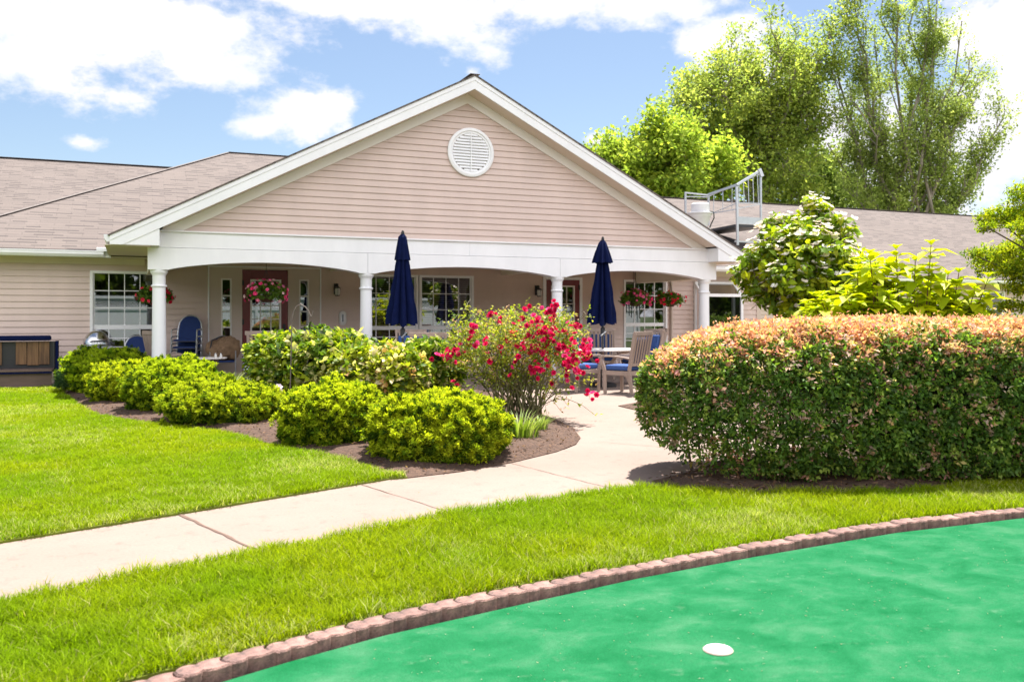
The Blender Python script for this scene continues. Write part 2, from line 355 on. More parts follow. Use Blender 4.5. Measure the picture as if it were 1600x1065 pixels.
# ground materials
M['ground'] = pmat('far_ground', (.055, .085, .012), .95, .4, .8)
M['turf'] = pmat('turf_soil', (.14, .17, .006), .95, .4, 7., col2=(.10, .11, .012), bump=.4, bs=40)
M['mulch'] = pmat('bark_mulch', (.118, .064, .040), .95, .5, 26., col2=(.042, .022, .014), bump=.9, bs=70)
m, nt, out = newmat('concrete'); L = nt.links.new; M['conc'] = m
p = nd(nt, 'ShaderNodeBsdfPrincipled', Roughness=.85); p.inputs['Specular IOR Level'].default_value = .25; L(p.outputs[0], out.inputs[0]); tcc = nd(nt, 'ShaderNodeTexCoord')
na = nd(nt, 'ShaderNodeTexNoise', Scale=.8, Detail=8., Roughness=.65); nbb = nd(nt, 'ShaderNodeTexNoise', Scale=55., Detail=5., Roughness=.7); nc = nd(nt, 'ShaderNodeTexNoise', Scale=7., Detail=7., Roughness=.7)
for n in (na, nbb, nc): L(tcc.outputs['Object'], n.inputs['Vector'])
rp = nd(nt, 'ShaderNodeValToRGB'); e = rp.color_ramp.elements; e[0].position = .3; e[1].position = .7; e[0].color = (.215, .158, .130, 1); e[1].color = (.25, .19, .158, 1); L(na.outputs['Fac'], rp.inputs[0])
q1 = nd(nt, 'ShaderNodeMapRange'); q1.inputs[1].default_value = .3; q1.inputs[2].default_value = .7; q1.inputs[3].default_value = .88; q1.inputs[4].default_value = 1.08; L(nbb.outputs['Fac'], q1.inputs[0])
q2 = nd(nt, 'ShaderNodeMapRange'); q2.inputs[1].default_value = .3; q2.inputs[2].default_value = .45; q2.inputs[3].default_value = .78; q2.inputs[4].default_value = 1.; L(nc.outputs['Fac'], q2.inputs[0])
mm = nd(nt, 'ShaderNodeMath', operation='MULTIPLY'); L(q1.outputs[0], mm.inputs[0]); L(q2.outputs[0], mm.inputs[1])
sc = nd(nt, 'ShaderNodeVectorMath', operation='SCALE'); L(rp.outputs[0], sc.inputs[0]); L(mm.outputs[0], sc.inputs['Scale']); L(sc.outputs[0], p.inputs['Base Color'])
bp = nd(nt, 'ShaderNodeBump', Strength=.2, Distance=.004); L(nbb.outputs['Fac'], bp.inputs['Height']); L(bp.outputs[0], p.inputs['Normal'])

m, nt, out = newmat('putting_turf'); L = nt.links.new; M['green'] = m
p = nd(nt, 'ShaderNodeBsdfPrincipled', Roughness=.95); p.inputs['Specular IOR Level'].default_value = .05; L(p.outputs[0], out.inputs[0]); tcc = nd(nt, 'ShaderNodeTexCoord')
mpp = nd(nt, 'ShaderNodeMapping'); mpp.inputs['Rotation'].default_value = (0, 0, .4); mpp.inputs['Scale'].default_value = (1., 1.25, 1); L(tcc.outputs['Object'], mpp.inputs[0])
na = nd(nt, 'ShaderNodeTexNoise', Scale=3.4, Detail=9., Roughness=.62); na.inputs['Distortion'].default_value = .35
nb = nd(nt, 'ShaderNodeTexNoise', Scale=230., Detail=3., Roughness=.7); nc = nd(nt, 'ShaderNodeTexNoise', Scale=11., Detail=8., Roughness=.7)
for n in (na, nb, nc): L(mpp.outputs[0], n.inputs['Vector'])
rp = nd(nt, 'ShaderNodeValToRGB'); e = rp.color_ramp.elements; e[0].position = .33; e[0].color = (.005, .094, .030, 1); e[1].position = .72; e[1].color = (.044, .150, .072, 1)
x = rp.color_ramp.elements.new(.5); x.color = (.014, .122, .046, 1); L(na.outputs['Fac'], rp.inputs[0])
r3 = nd(nt, 'ShaderNodeMapRange'); r3.inputs[1].default_value = .58; r3.inputs[2].default_value = .75; r3.inputs[4].default_value = .55; L(nc.outputs['Fac'], r3.inputs[0])
mxx = nd(nt, 'ShaderNodeMix', data_type='RGBA'); mxx.inputs['B'].default_value = (.095, .180, .11, 1); L(r3.outputs[0], mxx.inputs['Factor']); L(rp.outputs[0], mxx.inputs['A'])
q1 = nd(nt, 'ShaderNodeMapRange'); q1.inputs[1].default_value = .3; q1.inputs[2].default_value = .7; q1.inputs[3].default_value = .6; q1.inputs[4].default_value = 1.35; L(nb.outputs['Fac'], q1.inputs[0])
sc = nd(nt, 'ShaderNodeVectorMath', operation='SCALE'); L(mxx.outputs['Result'], sc.inputs[0]); L(q1.outputs[0], sc.inputs['Scale']); L(sc.outputs[0], p.inputs['Base Color'])
bp = nd(nt, 'ShaderNodeBump', Strength=.5, Distance=.004); L(nb.outputs['Fac'], bp.inputs['Height']); L(bp.outputs[0], p.inputs['Normal'])

M['brick'] = pmat('edging_concrete', (.30, .165, .135), .85, .4, 16., col2=(.085, .052, .046), bump=.6, bs=120, rand=.22)

# ================================================================ ground
g = MB(); gp = [(700*math.cos(a*math.pi/24), 700*math.sin(a*math.pi/24), -.09) for a in range(48)]; g.add(gp, [tuple(range(48))]); tag(g.build('ground', M['ground']), kind='structure')
PX = lambda l: [G(*q) for q in l]
MEDGE = [(100,617),(125,637),(157,652),(205,661),(275,668),(362,681),(425,700),(500,713),(540,722),(587,737),(637,747)]
walk_px = [(-500,945),(0,848),(280,803),(620,745),(800,722),(930,690),(1060,690),(1080,762),(1000,766),(700,808),(500,849),(190,909),(0,948),(-500,1075)]
sheet('walkway', PX(walk_px), 0., M['conc'])
patio = PX([(800,724),(1078,758),(1200,756),(1900,715)]) + [(16.5,-5),(16.5,3.05),(-9,3.05),(-9,2.5)] + PX([(108,607),(400,640)])
sheet('patio', patio, -.004, M['conc'])
bed1 = PX([(112,605)]+MEDGE+[(720,737),(800,723),(870,706),(900,694),(907,684),(895,668),(868,655),(845,647),(825,640),(800,620),(700,603),(560,597),(400,590),(250,588),(150,598)])
sheet('mulch_bed', bed1, .008, M['mulch'], mound=.07, mw=.35, res=.14, amp=.05)
bed2 = PX([(1018,752),(1045,763),(1180,773),(1400,770),(1600,754),(1900,738),(2350,708),(2350,670),(1900,690),(1600,690),(1250,702),(1140,715),(1085,736)])
sheet('mulch_bed', bed2, .008, M['mulch'], mound=.03, mw=.3, res=.14, amp=.05)
bed3 = PX([(966,634),(1000,642),(1150,655),(1500,665),(1900,665),(1900,600),(1300,592),(1120,608)])
sheet('mulch_bed', bed3, .008, M['mulch'], mound=.05, mw=.3, res=.2, amp=.05)
lawn1 = PX([(-600,604),(0,604),(92,606)]+MEDGE+[(610,749),(280,804),(0,849),(-500,948)])
sheet('lawn', lawn1, .014, M['turf'], amp=.03, res=.2)
BACK = [(2300,742),(2000,768),(1800,779),(1600,796),(1400,817),(1180,853),(1000,884),(780,924),(560,974),(350,1029),(200,1068),(0,1130),(-300,1250)]
lawn2 = PX([(-500,1072),(0,946),(190,907),(500,847),(700,806),(1000,764),(1045,765),(1180,774),(1400,771),(1600,755),(1900,739),(2350,712)]+BACK)
sheet('lawn', lawn2, .015, M['turf'], amp=.025, res=.15)
lawn3 = [(17,-6),(60,-20),(60,40),(17,6.4)]
sheet('lawn', lawn3, .0, M['turf'])
FRONT = [(2300,757),(2000,782),(1800,792),(1600,806),(1400,829),(1180,866),(1000,899),(800,943),(600,988),(450,1029),(300,1074),(130,1130),(-150,1250)]
gr = PX(FRONT) + [(-2.5,-19.2),(8,-19.2),(16,-14)]
sheet('putting_green', gr, -.012, M['green'])
# walkway joints as grooves filled with dirt : thin dark strips just above the slab
M['joint'] = pmat('joint_dirt', (.15, .09, .065), .95, .4, 30.)
for k, (a, b, ww) in enumerate([((280,803),(410,864),.014),((565,757),(712,803),.005),((800,724),(975,768),.004),((935,690),(1050,700),.004)]):
    a = Vector(G(*a)).to_3d(); b = Vector(G(*b)).to_3d(); n = (b-a).normalized().cross(Vector((0,0,1)))
    m_ = MB(); ts = [i/14 for i in range(15)]; vs_ = []
    for t in ts:
        pt = a.lerp(b, t) + n*random.uniform(-.006, .006); hw = ww*random.uniform(.5, 1.1); vs_ += [pt-n*hw+Vector((0,0,.004)), pt+n*hw+Vector((0,0,.004))]
    m_.add(vs_, [(2*i, 2*i+1, 2*i+3, 2*i+2) for i in range(14)]); tag(m_.build('walkway_joint', M['joint'], fixn=False), kind='structure')

# ---------------------------------------------------------------- grass blades
def grass(name, poly, dens, hmin, hmax, wid, near, overhang=0.):
    pa = np.array(poly); lo, hi = pa.min(0), pa.max(0)
    n = int((hi[0]-lo[0])*(hi[1]-lo[1])*dens(near)); x = rng.uniform(lo[0], hi[0], n); y = rng.uniform(lo[1], hi[1], n)
    q = np.c_[x-CAM[0], y-CAM[1]]; Z = q@FW[:2]; X = q@RT[:2]
    k = (Z > 2.4) & (np.abs(X) < Z*.68+.9) & (rng.random(n) < np.clip(dens(np.maximum(Z, .1))/dens(near), 0, 1))
    x, y, Z = x[k], y[k], Z[k]; k = inpoly(x, y, poly); x, y, Z = x[k], y[k], Z[k]; n = len(x)
    patch = vnoise(np.c_[x*1.6, y*1.6, x*0]); fine_ = vnoise(np.c_[x*7, y*7, x*0+3.])
    h = rng.uniform(hmin, hmax, n)*(.65+.7*fine_); w_ = wid*np.maximum(1, Z/6.)*rng.uniform(.7, 1.3, n)
    az_ = rng.uniform(0, 2*np.pi, n); lean = rng.uniform(.25, 1.5, n)*h
    d = np.c_[np.cos(az_), np.sin(az_), 0*az_]; s = np.c_[-np.sin(az_+rng.normal(size=n)*.6), np.cos(az_), 0*az_]; s = nrm(s)
    P = np.c_[x, y, np.full(n, .012)]; up = np.array([0, 0, 1.])
    m1 = P + d*(lean*.35)[:, None] + up*(h*.6)[:, None]; t1 = P + d*lean[:, None] + up*h[:, None]
    V = np.stack([P-s*w_[:, None]/2, P+s*w_[:, None]/2, m1-s*w_[:, None]*.42, m1+s*w_[:, None]*.42, t1], 1).reshape(-1, 3)
    b = (np.arange(n)*5)[:, None, None]; T = (b+np.array([[0,1,3],[0,3,2],[2,3,4]])).reshape(-1, 3)
    A = np.array([.185, .295, .003]); B = np.array([.275, .34, .003]); Dd = np.array([.13, .20, .004]); S = np.array([.42, .38, .14])
    c = A+(B-A)*np.clip(patch*1.6-.3, 0, 1)[:, None]; r = rng.random(n)
    c = np.where((r < .22)[:, None], Dd, c); c = np.where((r > .965)[:, None], S, c); dry = np.clip(vnoise(np.c_[x*.9, y*.9, x*0+9.])*2.6-1.35+.9*(vnoise(np.c_[x*5, y*5, x*0+1.])-.5), 0, 1); c = np.where((rng.random(n) < dry*.45)[:, None], np.array([.42, .43, .15]), c); c = c*(1+rng.normal(size=(n, 1))*.2)
    return tag(npmesh(name, V, T, np.repeat(np.clip(c, .003, 1), 5, 0), M['grassb']), 'yellow green mown grass beside the walkway', 'grass', kind='stuff')
o = grass('grass', lawn1, lambda Z: 15000*np.minimum(1, (6./Z)**1.25), .03, .062, .0042, 5.)
o['label'] = 'sunlit lawn grass left of the curved mulch bed'
o = grass('grass', lawn2, lambda Z: 17000*np.minimum(1, (4.5/Z)**1.1), .03, .07, .0040, 3.)
o['label'] = 'strip of lawn grass between walkway and brick edging'

# ---------------------------------------------------------------- loose mulch chips
def chips(poly, n, label):
    pa = np.array(poly); lo, hi = pa.min(0), pa.max(0); x = rng.uniform(lo[0], hi[0], n*4); y = rng.uniform(lo[1], hi[1], n*4)
    k = inpoly(x, y, poly); x, y = x[k][:n], y[k][:n]; e = edist(x, y, poly); n = len(x)
    d = rdir(n)*np.array([1, 1, .35]); N = nrm(np.c_[rng.normal(size=(n, 2))*.4, np.ones(n)])
    P = np.c_[x, y, .012+np.clip(e/.35, 0, 1)*.06+rng.uniform(0, .025, n)]
    c = pal(n, [(.17,.095,.06),(.09,.048,.03),(.25,.155,.105),(.045,.027,.018)], [4,4,1.5,3], .2)
    return tag(leaves('mulch_chips', P, d, N, rng.uniform(.02, .055, n), rng.uniform(.008, .02, n), c, M['leaf2'], fold=.05, droop=.02), label, 'mulch', kind='stuff')
chips(bed1, 14000, 'reddish brown bark mulch chips under the round bushes'); chips(bed2, 7000, 'dark bark mulch chips under the big trimmed hedge')

# ---------------------------------------------------------------- edging blocks
def block_mesh():
    pl = [(.053*math.cos(R(a)), .053*math.sin(R(a))) for a in range(40, 321, 20)]
    pl += [(.058, -.047), (.075, -.053), (.098, -.055), (.122, -.053), (.143, -.046)]
    pl += [(.188+.056*math.cos(R(a)), .056*math.sin(R(a))) for a in range(235, 124, -18)]
    pl += [(.143, .046), (.122, .053), (.098, .055), (.075, .053), (.058, .047)]
    n = len(pl); ins = [(.07+(x-.07)*.95, y*.9) for x, y in pl]
    vs = [(x, y, -.05) for x, y in pl] + [(x, y, .022) for x, y in pl] + [(x, y, .030) for x, y in ins]
    m = MB(); m.add(vs, [(i+k*n, (i+1) % n+k*n, (i+1) % n+n+k*n, i+n+k*n) for k in (0, 1) for i in range(n)] + [tuple(range(2*n, 3*n))])
    return m
mid = [((a[0]+b[0])/2, (a[1]+b[1])/2) for a, b in zip(PX(BACK)[:-1], PX(FRONT)[:-1])]
mid = [G((a[0]+b[0])/2, (a[1]+b[1])/2) for a, b in zip(BACK, [(2300,757),(2000,782),(1800,792),(1600,806),(1400,829),(1180,866),(1000,899),(790,945),(575,995),(390,1047),(255,1090),(60,1150),(-230,1270)])]
cur = []
for i in range(len(mid)-1):
    p0, p1, p2, p3 = [np.array(mid[max(0, min(len(mid)-1, i+k))]) for k in (-1, 0, 1, 2)]
    for t in np.linspace(0, 1, 40, endpoint=False):
        cur.append(.5*((2*p1)+(-p0+p2)*t+(2*p0-5*p1+4*p2-p3)*t*t+(-p0+3*p1-3*p2+p3)*t**3))
cur = np.array(cur)[::-1]; ss = np.r_[0, np.cumsum(np.linalg.norm(np.diff(cur, axis=0), axis=1))]
b0 = None; s_ = 0.
while s_ < ss[-1]-.2:
    a = np.array([np.interp(s_, ss, cur[:, k]) for k in (0, 1)]); b = np.array([np.interp(s_+.15, ss, cur[:, k]) for k in (0, 1)])
    q = a-CAM[:2]; X, Z = q@RT[:2], q@FW[:2]
    if Z > 2.7 and abs(X) < Z*.7+.8:
        if b0 is None:
            b0 = block_mesh().build('edging_block', M['brick']); tag(b0, 'reddish scalloped concrete edging block bordering the green turf', 'edging block', 'scalloped edging blocks along the green'); o = b0
        else: o = b0.copy(); COL.objects.link(o)
        o.location = (a[0], a[1], random.uniform(-.004, .006)); o.rotation_euler = (random.uniform(-.03, .03), random.uniform(-.02, .02), math.atan2(b[1]-a[1], b[0]-a[0])+random.uniform(-.03, .03))
    s_ += .188 + random.uniform(0, .004)

# golf cup, stone, scrap of litter
cx, cy = G(1122, 1011)
t = empty('golf_cup', (cx, cy, -.012), 0, 'round white golf cup cover set in the green turf', 'golf cup')
MB().lathe([(.0, .004), (.056, .004), (.056, .0085), (.052, .010), (.0, .010)], n=40).build('cap', M['white'], t, True)
MB().lathe([(.0565, .001), (.063, .001), (.063, .004), (.0565, .004)], n=40).build('rim', M['wood'], t, True)
def rock(name, loc, r, lab, mat):
    bm = bmesh.new(); bmesh.ops.create_icosphere(bm, subdivisions=3, radius=1)
    for v in bm.verts:
        p = np.array(v.co)[None]*1.6+loc[0]; v.co *= float(.75+.5*vnoise(p)[0]); v.co.z *= .7; v.co *= r
    me = bpy.data.meshes.new(name); bm.to_mesh(me); bm.free(); me.materials.append(mat); o = bpy.data.objects.new(name, me); COL.objects.link(o); o.location = loc; tag(o, lab, 'stone'); return o
rock('stone', (*G(1510, 748), .05), .045, 'small pale stone lying in mulch under the hedge', M['stone'])
# fallen leaves and litter specks
def specks(poly, n, cols, z, label, name='fallen_petals'):
    pa = np.array(poly); lo, hi = pa.min(0), pa.max(0); x = rng.uniform(lo[0], hi[0], n*12); y = rng.uniform(lo[1], hi[1], n*12); q = np.c_[x-CAM[0], y-CAM[1]]; Z = q@FW[:2]
    k = inpoly(x, y, poly) & (Z > 3) & (np.abs(q@RT[:2]) < Z*.6); x, y = x[k][:n], y[k][:n]; n = len(x)
    d = nrm(np.c_[rng.normal(size=(n, 2)), np.zeros(n)]); N = nrm(np.c_[rng.normal(size=(n, 2))*.2, np.ones(n)])
    return tag(leaves(name, np.c_[x, y, np.full(n, z)], d, N, rng.uniform(.005, .014, n), rng.uniform(.003, .006, n), pal(n, cols, [1]*len(cols)), M['leaf2'], droop=.0, fold=.05), label, 'litter', kind='stuff')
specks(PX(walk_px), 260, [(.16,.2,.04),(.2,.13,.08),(.3,.26,.1)], .004, 'grass clippings and dry bits lying on the walkway', 'clippings')
specks(gr, 520, [(.35,.3,.2),(.4,.36,.3),(.3,.2,.15)], -.008, 'dry specks and petals scattered over the green turf')
# ================================================================ the house
H = empty('house', (0, 0, 0), 0, 'single storey tan sided house with gabled porch on white columns', 'house')
Cc = .127
def siding(name, bands, y, openings, course=Cc):
    """lapped boards facing -y; bands(z) -> (x0, x1) or None; openings = (x0, x1, z0, z1)"""
    m = MB(); zlo, zhi, xr = bands; k = 0; z = zlo
    while z < zhi-1e-4:
        zt = min(z+course, zhi)
        br = sorted({z, zt} | {e for o in openings for e in o[2:] if z < e < zt})
        for za, zb in zip(br[:-1], br[1:]):
            zm = (za+zb)/2; a0, a1 = xr(za); b0, b1 = xr(zb)
            cuts = sorted([(o[0], o[1]) for o in openings if o[2] < zm < o[3]])
            segs = []; s = None; e = None
            xs = [(a0, b0)] + [v for c in cuts for v in ((c[0], c[0]), (c[1], c[1]))] + [(a1, b1)]
            for i in range(0, len(xs), 2):
                (pa, pb), (qa, qb) = xs[i], xs[i+1]
                if qa-pa <= 1e-3 and qb-pb <= 1e-3: continue
                ya = y-.021*(1-(za-z)/course)-.002; yb = y-.021*(1-(zb-z)/course)-.002
                m.add([(pa, ya, za), (qa, ya, za), (qb, yb, zb), (pb, yb, zb)], [(0, 1, 2, 3)])
                if za == z: m.add([(pa, y, za), (qa, y, za), (qa, ya, za), (pa, ya, za)], [(0, 1, 2, 3)])
        z = zt
    return m.build(name, M['siding'], H, fixn=False)
YW = 3.1
OPEN = [(-1.22, .04, .5, 2.29), (4.40, 7.12, .5, 2.32), (11.31, 12.59, .5, 2.30), (1.06, 3.46, 0., 2.45), (8.98, 10.08, 0., 2.35), (13.44, 14.74, .95, 2.29)]
siding('wall', (.02, 2.56, lambda z: (-4.03, 15.62)), YW, OPEN)
siding('wall', (.02, 2.56, lambda z: (15.62, 44.)), 6.75, [(28.74, 29.90, .95, 2.26)])
siding('wall', (.02, 2.56, lambda z: (-34., -4.03)), 6.75, [])
boxes('wall', M['siding'], [(15.62, 15.64, 3.11, 6.75, 0, 2.6), (-4.05, -4.03, 3.11, 6.75, 0, 2.6)], H)
boxes('corner_trim', M['panel'], [(15.52, 15.655, 3.065, 3.2, 0, 2.56), (-4.06, -3.93, 3.065, 3.2, 0, 2.56)], H, .004)
boxes('foundation', M['stone'], [(-4.0, 15.6, 3.12, 3.2, -.08, .03), (15.6, 44, 6.77, 6.85, -.08, .03)], H)
# dark rooms behind the glass
m = MB(); m.box(-4.0, 15.55, 3.9, 3.95, .0, 2.6); m.box(-4, 15.55, 3.16, 3.9, -.02, .01); m.box(-4, 15.55, 3.16, 3.9, 2.57, 2.6); m.build('interior', M['room'], H); boxes('interior', M['room'], [(28.2, 30.4, 7.6, 7.65, 0, 2.6)], H)

def window(x0, x1, z0, z1, y, cols, rows, zm, mat='white', blind=False, low=True, fw=.055):
    W_ = empty('window', (0, 0, 0)); W_.parent = H
    m = MB(); yo, yi = y-.035, y+.10
    m.box(x0, x0+fw, yo, yi, z0, z1); m.box(x1-fw, x1, yo, yi, z0, z1); m.box(x0+fw, x1-fw, yo, yi, z1-fw, z1); m.box(x0+fw, x1-fw, yo, yi, z0, z0+fw)
    m.build('frame', M[mat], W_, bevel=.004)
    m = MB(); m.box(x0-.03, x1+.03, y-.06, y+.02, z0-.035, z0-.002); m.build('sill', M[mat], W_, bevel=.004)
    m = MB(); a0, a1 = x0+fw, x1-fw
    m.box(a0, a1, y+.01, y+.07, zm-.045, zm+.045)
    for s0, s1 in ((zm+.045, z1-fw), (z0+fw, zm-.045)):
        m.box(a0, a0+.028, y+.02, y+.065, s0, s1); m.box(a1-.028, a1, y+.02, y+.065, s0, s1)
    m.build('sash', M[mat], W_, bevel=.003)
    g = MB(); 
    for s0, s1 in ((zm+.045, z1-fw), (z0+fw, zm-.045)): g.add([(a0, y+.045, s0), (a1, y+.045, s0), (a1, y+.045, s1), (a0, y+.045, s1)], [(0, 1, 2, 3)])
    g.build('pane', M['glass'], W_, fixn=False)
    if cols:
        g = MB()
        for s0, s1 in ((zm+.045, z1-fw), (z0+fw, zm-.045)):
            for i in range(1, cols): xx = a0+(a1-a0)*i/cols; g.box(xx-.009, xx+.009, y+.030, y+.043, s0, s1)
            for i in range(1, rows): zz = s0+(s1-s0)*i/rows; g.box(a0, a1, y+.031, y+.042, zz-.009, zz+.009)
        g.build('muntin', M[mat], W_)
    if blind:
        g = MB(); zz = z0+.1
        while zz < z1-.06:
            g.add([(a0, y+.16, zz), (a1, y+.16, zz), (a1, y+.185, zz+.03), (a0, y+.185, zz+.03)], [(0, 1, 2, 3)]); zz += .05
        g.build('blind', M['blind'], W_, fixn=False)
    return W_
window(-1.24, .06, .5, 2.31, YW, 4, 3, 1.15)
window(4.38, 5.75, .5, 2.34, YW, 4, 3, 1.10, blind=True)
window(5.77, 7.14, .5, 2.34, YW, 4, 3, 1.10, blind=True)
window(11.29, 12.61, .5, 2.32, YW, 4, 3, 1.15)
window(28.72, 29.92, .95, 2.28, 6.75, 0, 0, 1.62, blind=True)
# entrance : flat panel with sidelights and a red door
m = MB(); 
for x0, x1, z0, z1 in ((1.08, 1.32, 0, 2.43), (1.54, 1.76, 0, 2.43), (2.74, 2.98, 0, 2.43), (3.20, 3.44, 0, 2.43), (1.32, 1.54, 2.19, 2.43), (2.98, 3.2, 2.19, 2.43), (1.32, 1.54, 0, .42), (2.98, 3.2, 0, .42), (1.76, 2.74, 2.39, 2.43)):
    m.box(x0, x1, 3.055, 3.17, z0, z1)
m.build('entrance_panel', M['panel'], H)
m = MB(); m.box(1.05, 1.079, 3.04, 3.13, 0, 2.43); m.box(3.441, 3.47, 3.04, 3.13, 0, 2.43); m.box(1.05, 3.47, 3.04, 3.13, 2.431, 2.46); m.build('entrance_trim', M['white'], H, bevel=.003)
for x0, x1 in ((1.32, 1.54), (2.98, 3.2)):
    S = empty('sidelight', (0, 0, 0)); S.parent = H
    m = MB(); m.box(x0, x0+.03, 3.045, 3.14, .42, 2.19); m.box(x1-.03, x1, 3.045, 3.14, .42, 2.19); m.box(x0+.03, x1-.03, 3.045, 3.14, 2.16, 2.19); m.box(x0+.03, x1-.03, 3.045, 3.14, .42, .45)
    for i in range(1, 5): zz = .45+1.71*i/5; m.box(x0+.03, x1-.03, 3.06, 3.075, zz-.014, zz+.014)
    m.build('frame', M['top'], S)
    m = MB(); m.add([(x0+.03, 3.09, .45), (x1-.03, 3.09, .45), (x1-.03, 3.09, 2.16), (x0+.03, 3.09, 2.16)], [(0, 1, 2, 3)]); m.build('pane', M['glass'], S, fixn=False)
def door(x0, x1, zt, gx0, gx1, gz0, gz1, hand):
    D_ = empty('door', (0, 0, 0)); D_.parent = H; y0, y1 = 3.07, 3.125
    m = MB(); m.box(x0, gx0, y0, y1, .03, zt); m.box(gx1, x1, y0, y1, .03, zt); m.box(gx0, gx1, y0, y1, gz1, zt); m.box(gx0, gx1, y0, y1, .03, gz0)
    m.box(gx0+.05, gx1-.05, y0-.008, y0+.01, .2, gz0-.18); m.build('leaf', M['door'], D_, bevel=.004)
    m = MB(); f = .035
    m.box(gx0, gx0+f, y0-.012, y1, gz0, gz1); m.box(gx1-f, gx1, y0-.012, y1, gz0, gz1); m.box(gx0+f, gx1-f, y0-.012, y1, gz1-f, gz1); m.box(gx0+f, gx1-f, y0-.012, y1, gz0, gz0+f)
    for i in (1, 2): xx = gx0+(gx1-gx0)*i/3; m.box(xx-.01, xx+.01, y0, y0+.02, gz0+f, gz1-f)
    for i in (1, 2, 3): zz = gz0+(gz1-gz0)*i/4; m.box(gx0+f, gx1-f, y0+.002, y0+.018, zz-.01, zz+.01)
    m.build('glazing_frame', M['top'], D_)
    m = MB(); m.add([(gx0+f, y0+.03, gz0+f), (gx1-f, y0+.03, gz0+f), (gx1-f, y0+.03, gz1-f), (gx0+f, y0+.03, gz1-f)], [(0, 1, 2, 3)]); m.build('pane', M['glass'], D_, fixn=False)
    hx = x1-.08 if hand > 0 else x0+.08
    m = MB(); m.lathe([(.0, 0), (.03, .0), (.03, .012), (.012, .016), (.012, .04), (.032, .05), (.034, .07), (.02, .085), (0, .088)], n=16)
    m.v = [(hx+v[0], y0-v[2], 1.08+v[1]) for v in m.v]; m.box(hx-.03, hx+.03, y0-.012, y0-.001, .94, 1.2); m.build('handle', M['black'], D_)
    hx = x0+.012 if hand > 0 else x1-.012
    boxes('hinge', M['black'], [(hx-.02, hx+.02, y0-.015, y0-.001, zz-.06, zz+.06) for zz in (.3, 1.25, 2.1)], D_)
    m = MB(); m.box(x0, x1, 3.0, 3.12, .0, .028); m.build('threshold', M['alu'], D_)
door(1.765, 2.735, 2.38, 1.93, 2.59, 1.02, 2.18, 1)
m = MB(); m.box(8.98, 9.065, 3.06, 3.15, 0, 2.35); m.box(10.0, 10.08, 3.06, 3.15, 0, 2.35); m.box(9.065, 10.0, 3.06, 3.15, 2.285, 2.35); m.build('door_trim', M['white'], H, bevel=.003)
door(9.07, 9.995, 2.28, 9.2, 9.86, .3, 2.14, -1)
# box window with a sloping glass roof
GWn = empty('garden_window', (0, 0, 0)); GWn.parent = H; a, b, f = 13.44, 14.74, .07; yo = 2.64; zt, zs, zb = 2.29, 1.93, .95
m = MB()
for x in (a, b-f):
    m.box(x, x+f, yo, yo+f, zb, zs); m.bar((x+f/2, yo+f/2, zs-.01), (x+f/2, YW-.02, zt-.03), f, f); m.box(x, x+f, YW-.09, YW-.02, zb, zt-.04)
m.box(a+f, b-f, yo-.002, yo+f, zs-.045, zs+.035); m.box(a, b, YW-.1, YW-.016, zt-.05, zt+.01); m.box(a-.01, b+.01, yo-.01, YW-.016, zb-.06, zb)
m.build('frame', M['white'], GWn, bevel=.004)
m = MB(); m.add([(a+f, yo+.03, zb), (b-f, yo+.03, zb), (b-f, yo+.03, zs), (a+f, yo+.03, zs), (a+f, YW-.05, zt-.02), (b-f, YW-.05, zt-.02)], [(0, 1, 2, 3), (3, 2, 5, 4)])
m.add([(a+.03, yo+.05, zb), (a+.03, YW-.05, zb), (a+.03, YW-.05, zt-.04), (a+.03, yo+.05, zs)], [(0, 1, 2, 3)]); m.add([(b-.03, yo+.05, zb), (b-.03, YW-.05, zb), (b-.03, YW-.05, zt-.04), (b-.03, yo+.05, zs)], [(0, 1, 2, 3)])
m.build('pane', M['glass'], GWn, fixn=False)

# porch columns
XC = (0., 3.785, 7.95, 11.72)
for x in XC:
    m = MB(); m.lathe([(.17, 0), (.17, .06), (.15, .07), (.155, .11), (.132, .14), (.128, .2), (.121, 1.0), (.112, 1.88), (.112, 1.90), (.132, 1.905), (.138, 1.92), (.132, 1.938), (.112, 1.945), (.112, 2.10), (.118, 2.12), (.14, 2.15), (.15, 2.165), (.15, 2.21)], (x, .15, 0), 40)
    m.build('column', M['column'], H, True)
# arched beam
def arch(xa, xb, x0, x1):
    p = [(x0, 2.605), (x0, 2.21), (xa, 2.21)]; p += [(xa+(xb-xa)*t, 2.21+.165*math.sin(math.pi*t)**.75) for t in [i/40 for i in range(1, 40)]] + [(xb, 2.21), (x1, 2.21), (x1, 2.605)]
    return p
ends = (-.19, XC[1], XC[2], 11.95)
for i in range(3):
    p = arch(XC[i]+.15, XC[i+1]-.15, ends[i]+(.003 if i else 0), ends[i+1]-(.003 if i < 2 else 0))
    # split into vertical strips so the concave outline stays clean
    m = MB(); bot = p[1:-1]
    xs = [q[0] for q in bot]
    vs_ = [(q[0], yy, q[1]) for yy in (0., .3) for q in bot] + [(q[0], yy, 2.605) for yy in (0., .3) for q in bot]; n = len(bot)
    fs = []
    for k in range(n-1): fs += [(k, k+1, 2*n+k+1, 2*n+k), (n+k, n+k+1, 3*n+k+1, 3*n+k), (k, k+1, n+k+1, n+k), (2*n+k, 2*n+k+1, 3*n+k+1, 3*n+k)]
    fs += [(0, n, 3*n, 2*n), (n-1, 2*n-1, 4*n-1, 3*n-1)]
    m.add(vs_, fs); m.build('arch_panel', M['white'], H)
boxes('fascia_beam', M['white'], [(.0, 5.9, .012, .29, 2.612, 2.885), (5.903, 11.84, .012, .29, 2.612, 2.885)], H)
m = MB(); m.box(-.01, 11.85, -.025, .2, 2.886, 2.915); m.build('crown_trim', M['white'], H, bevel=.005)
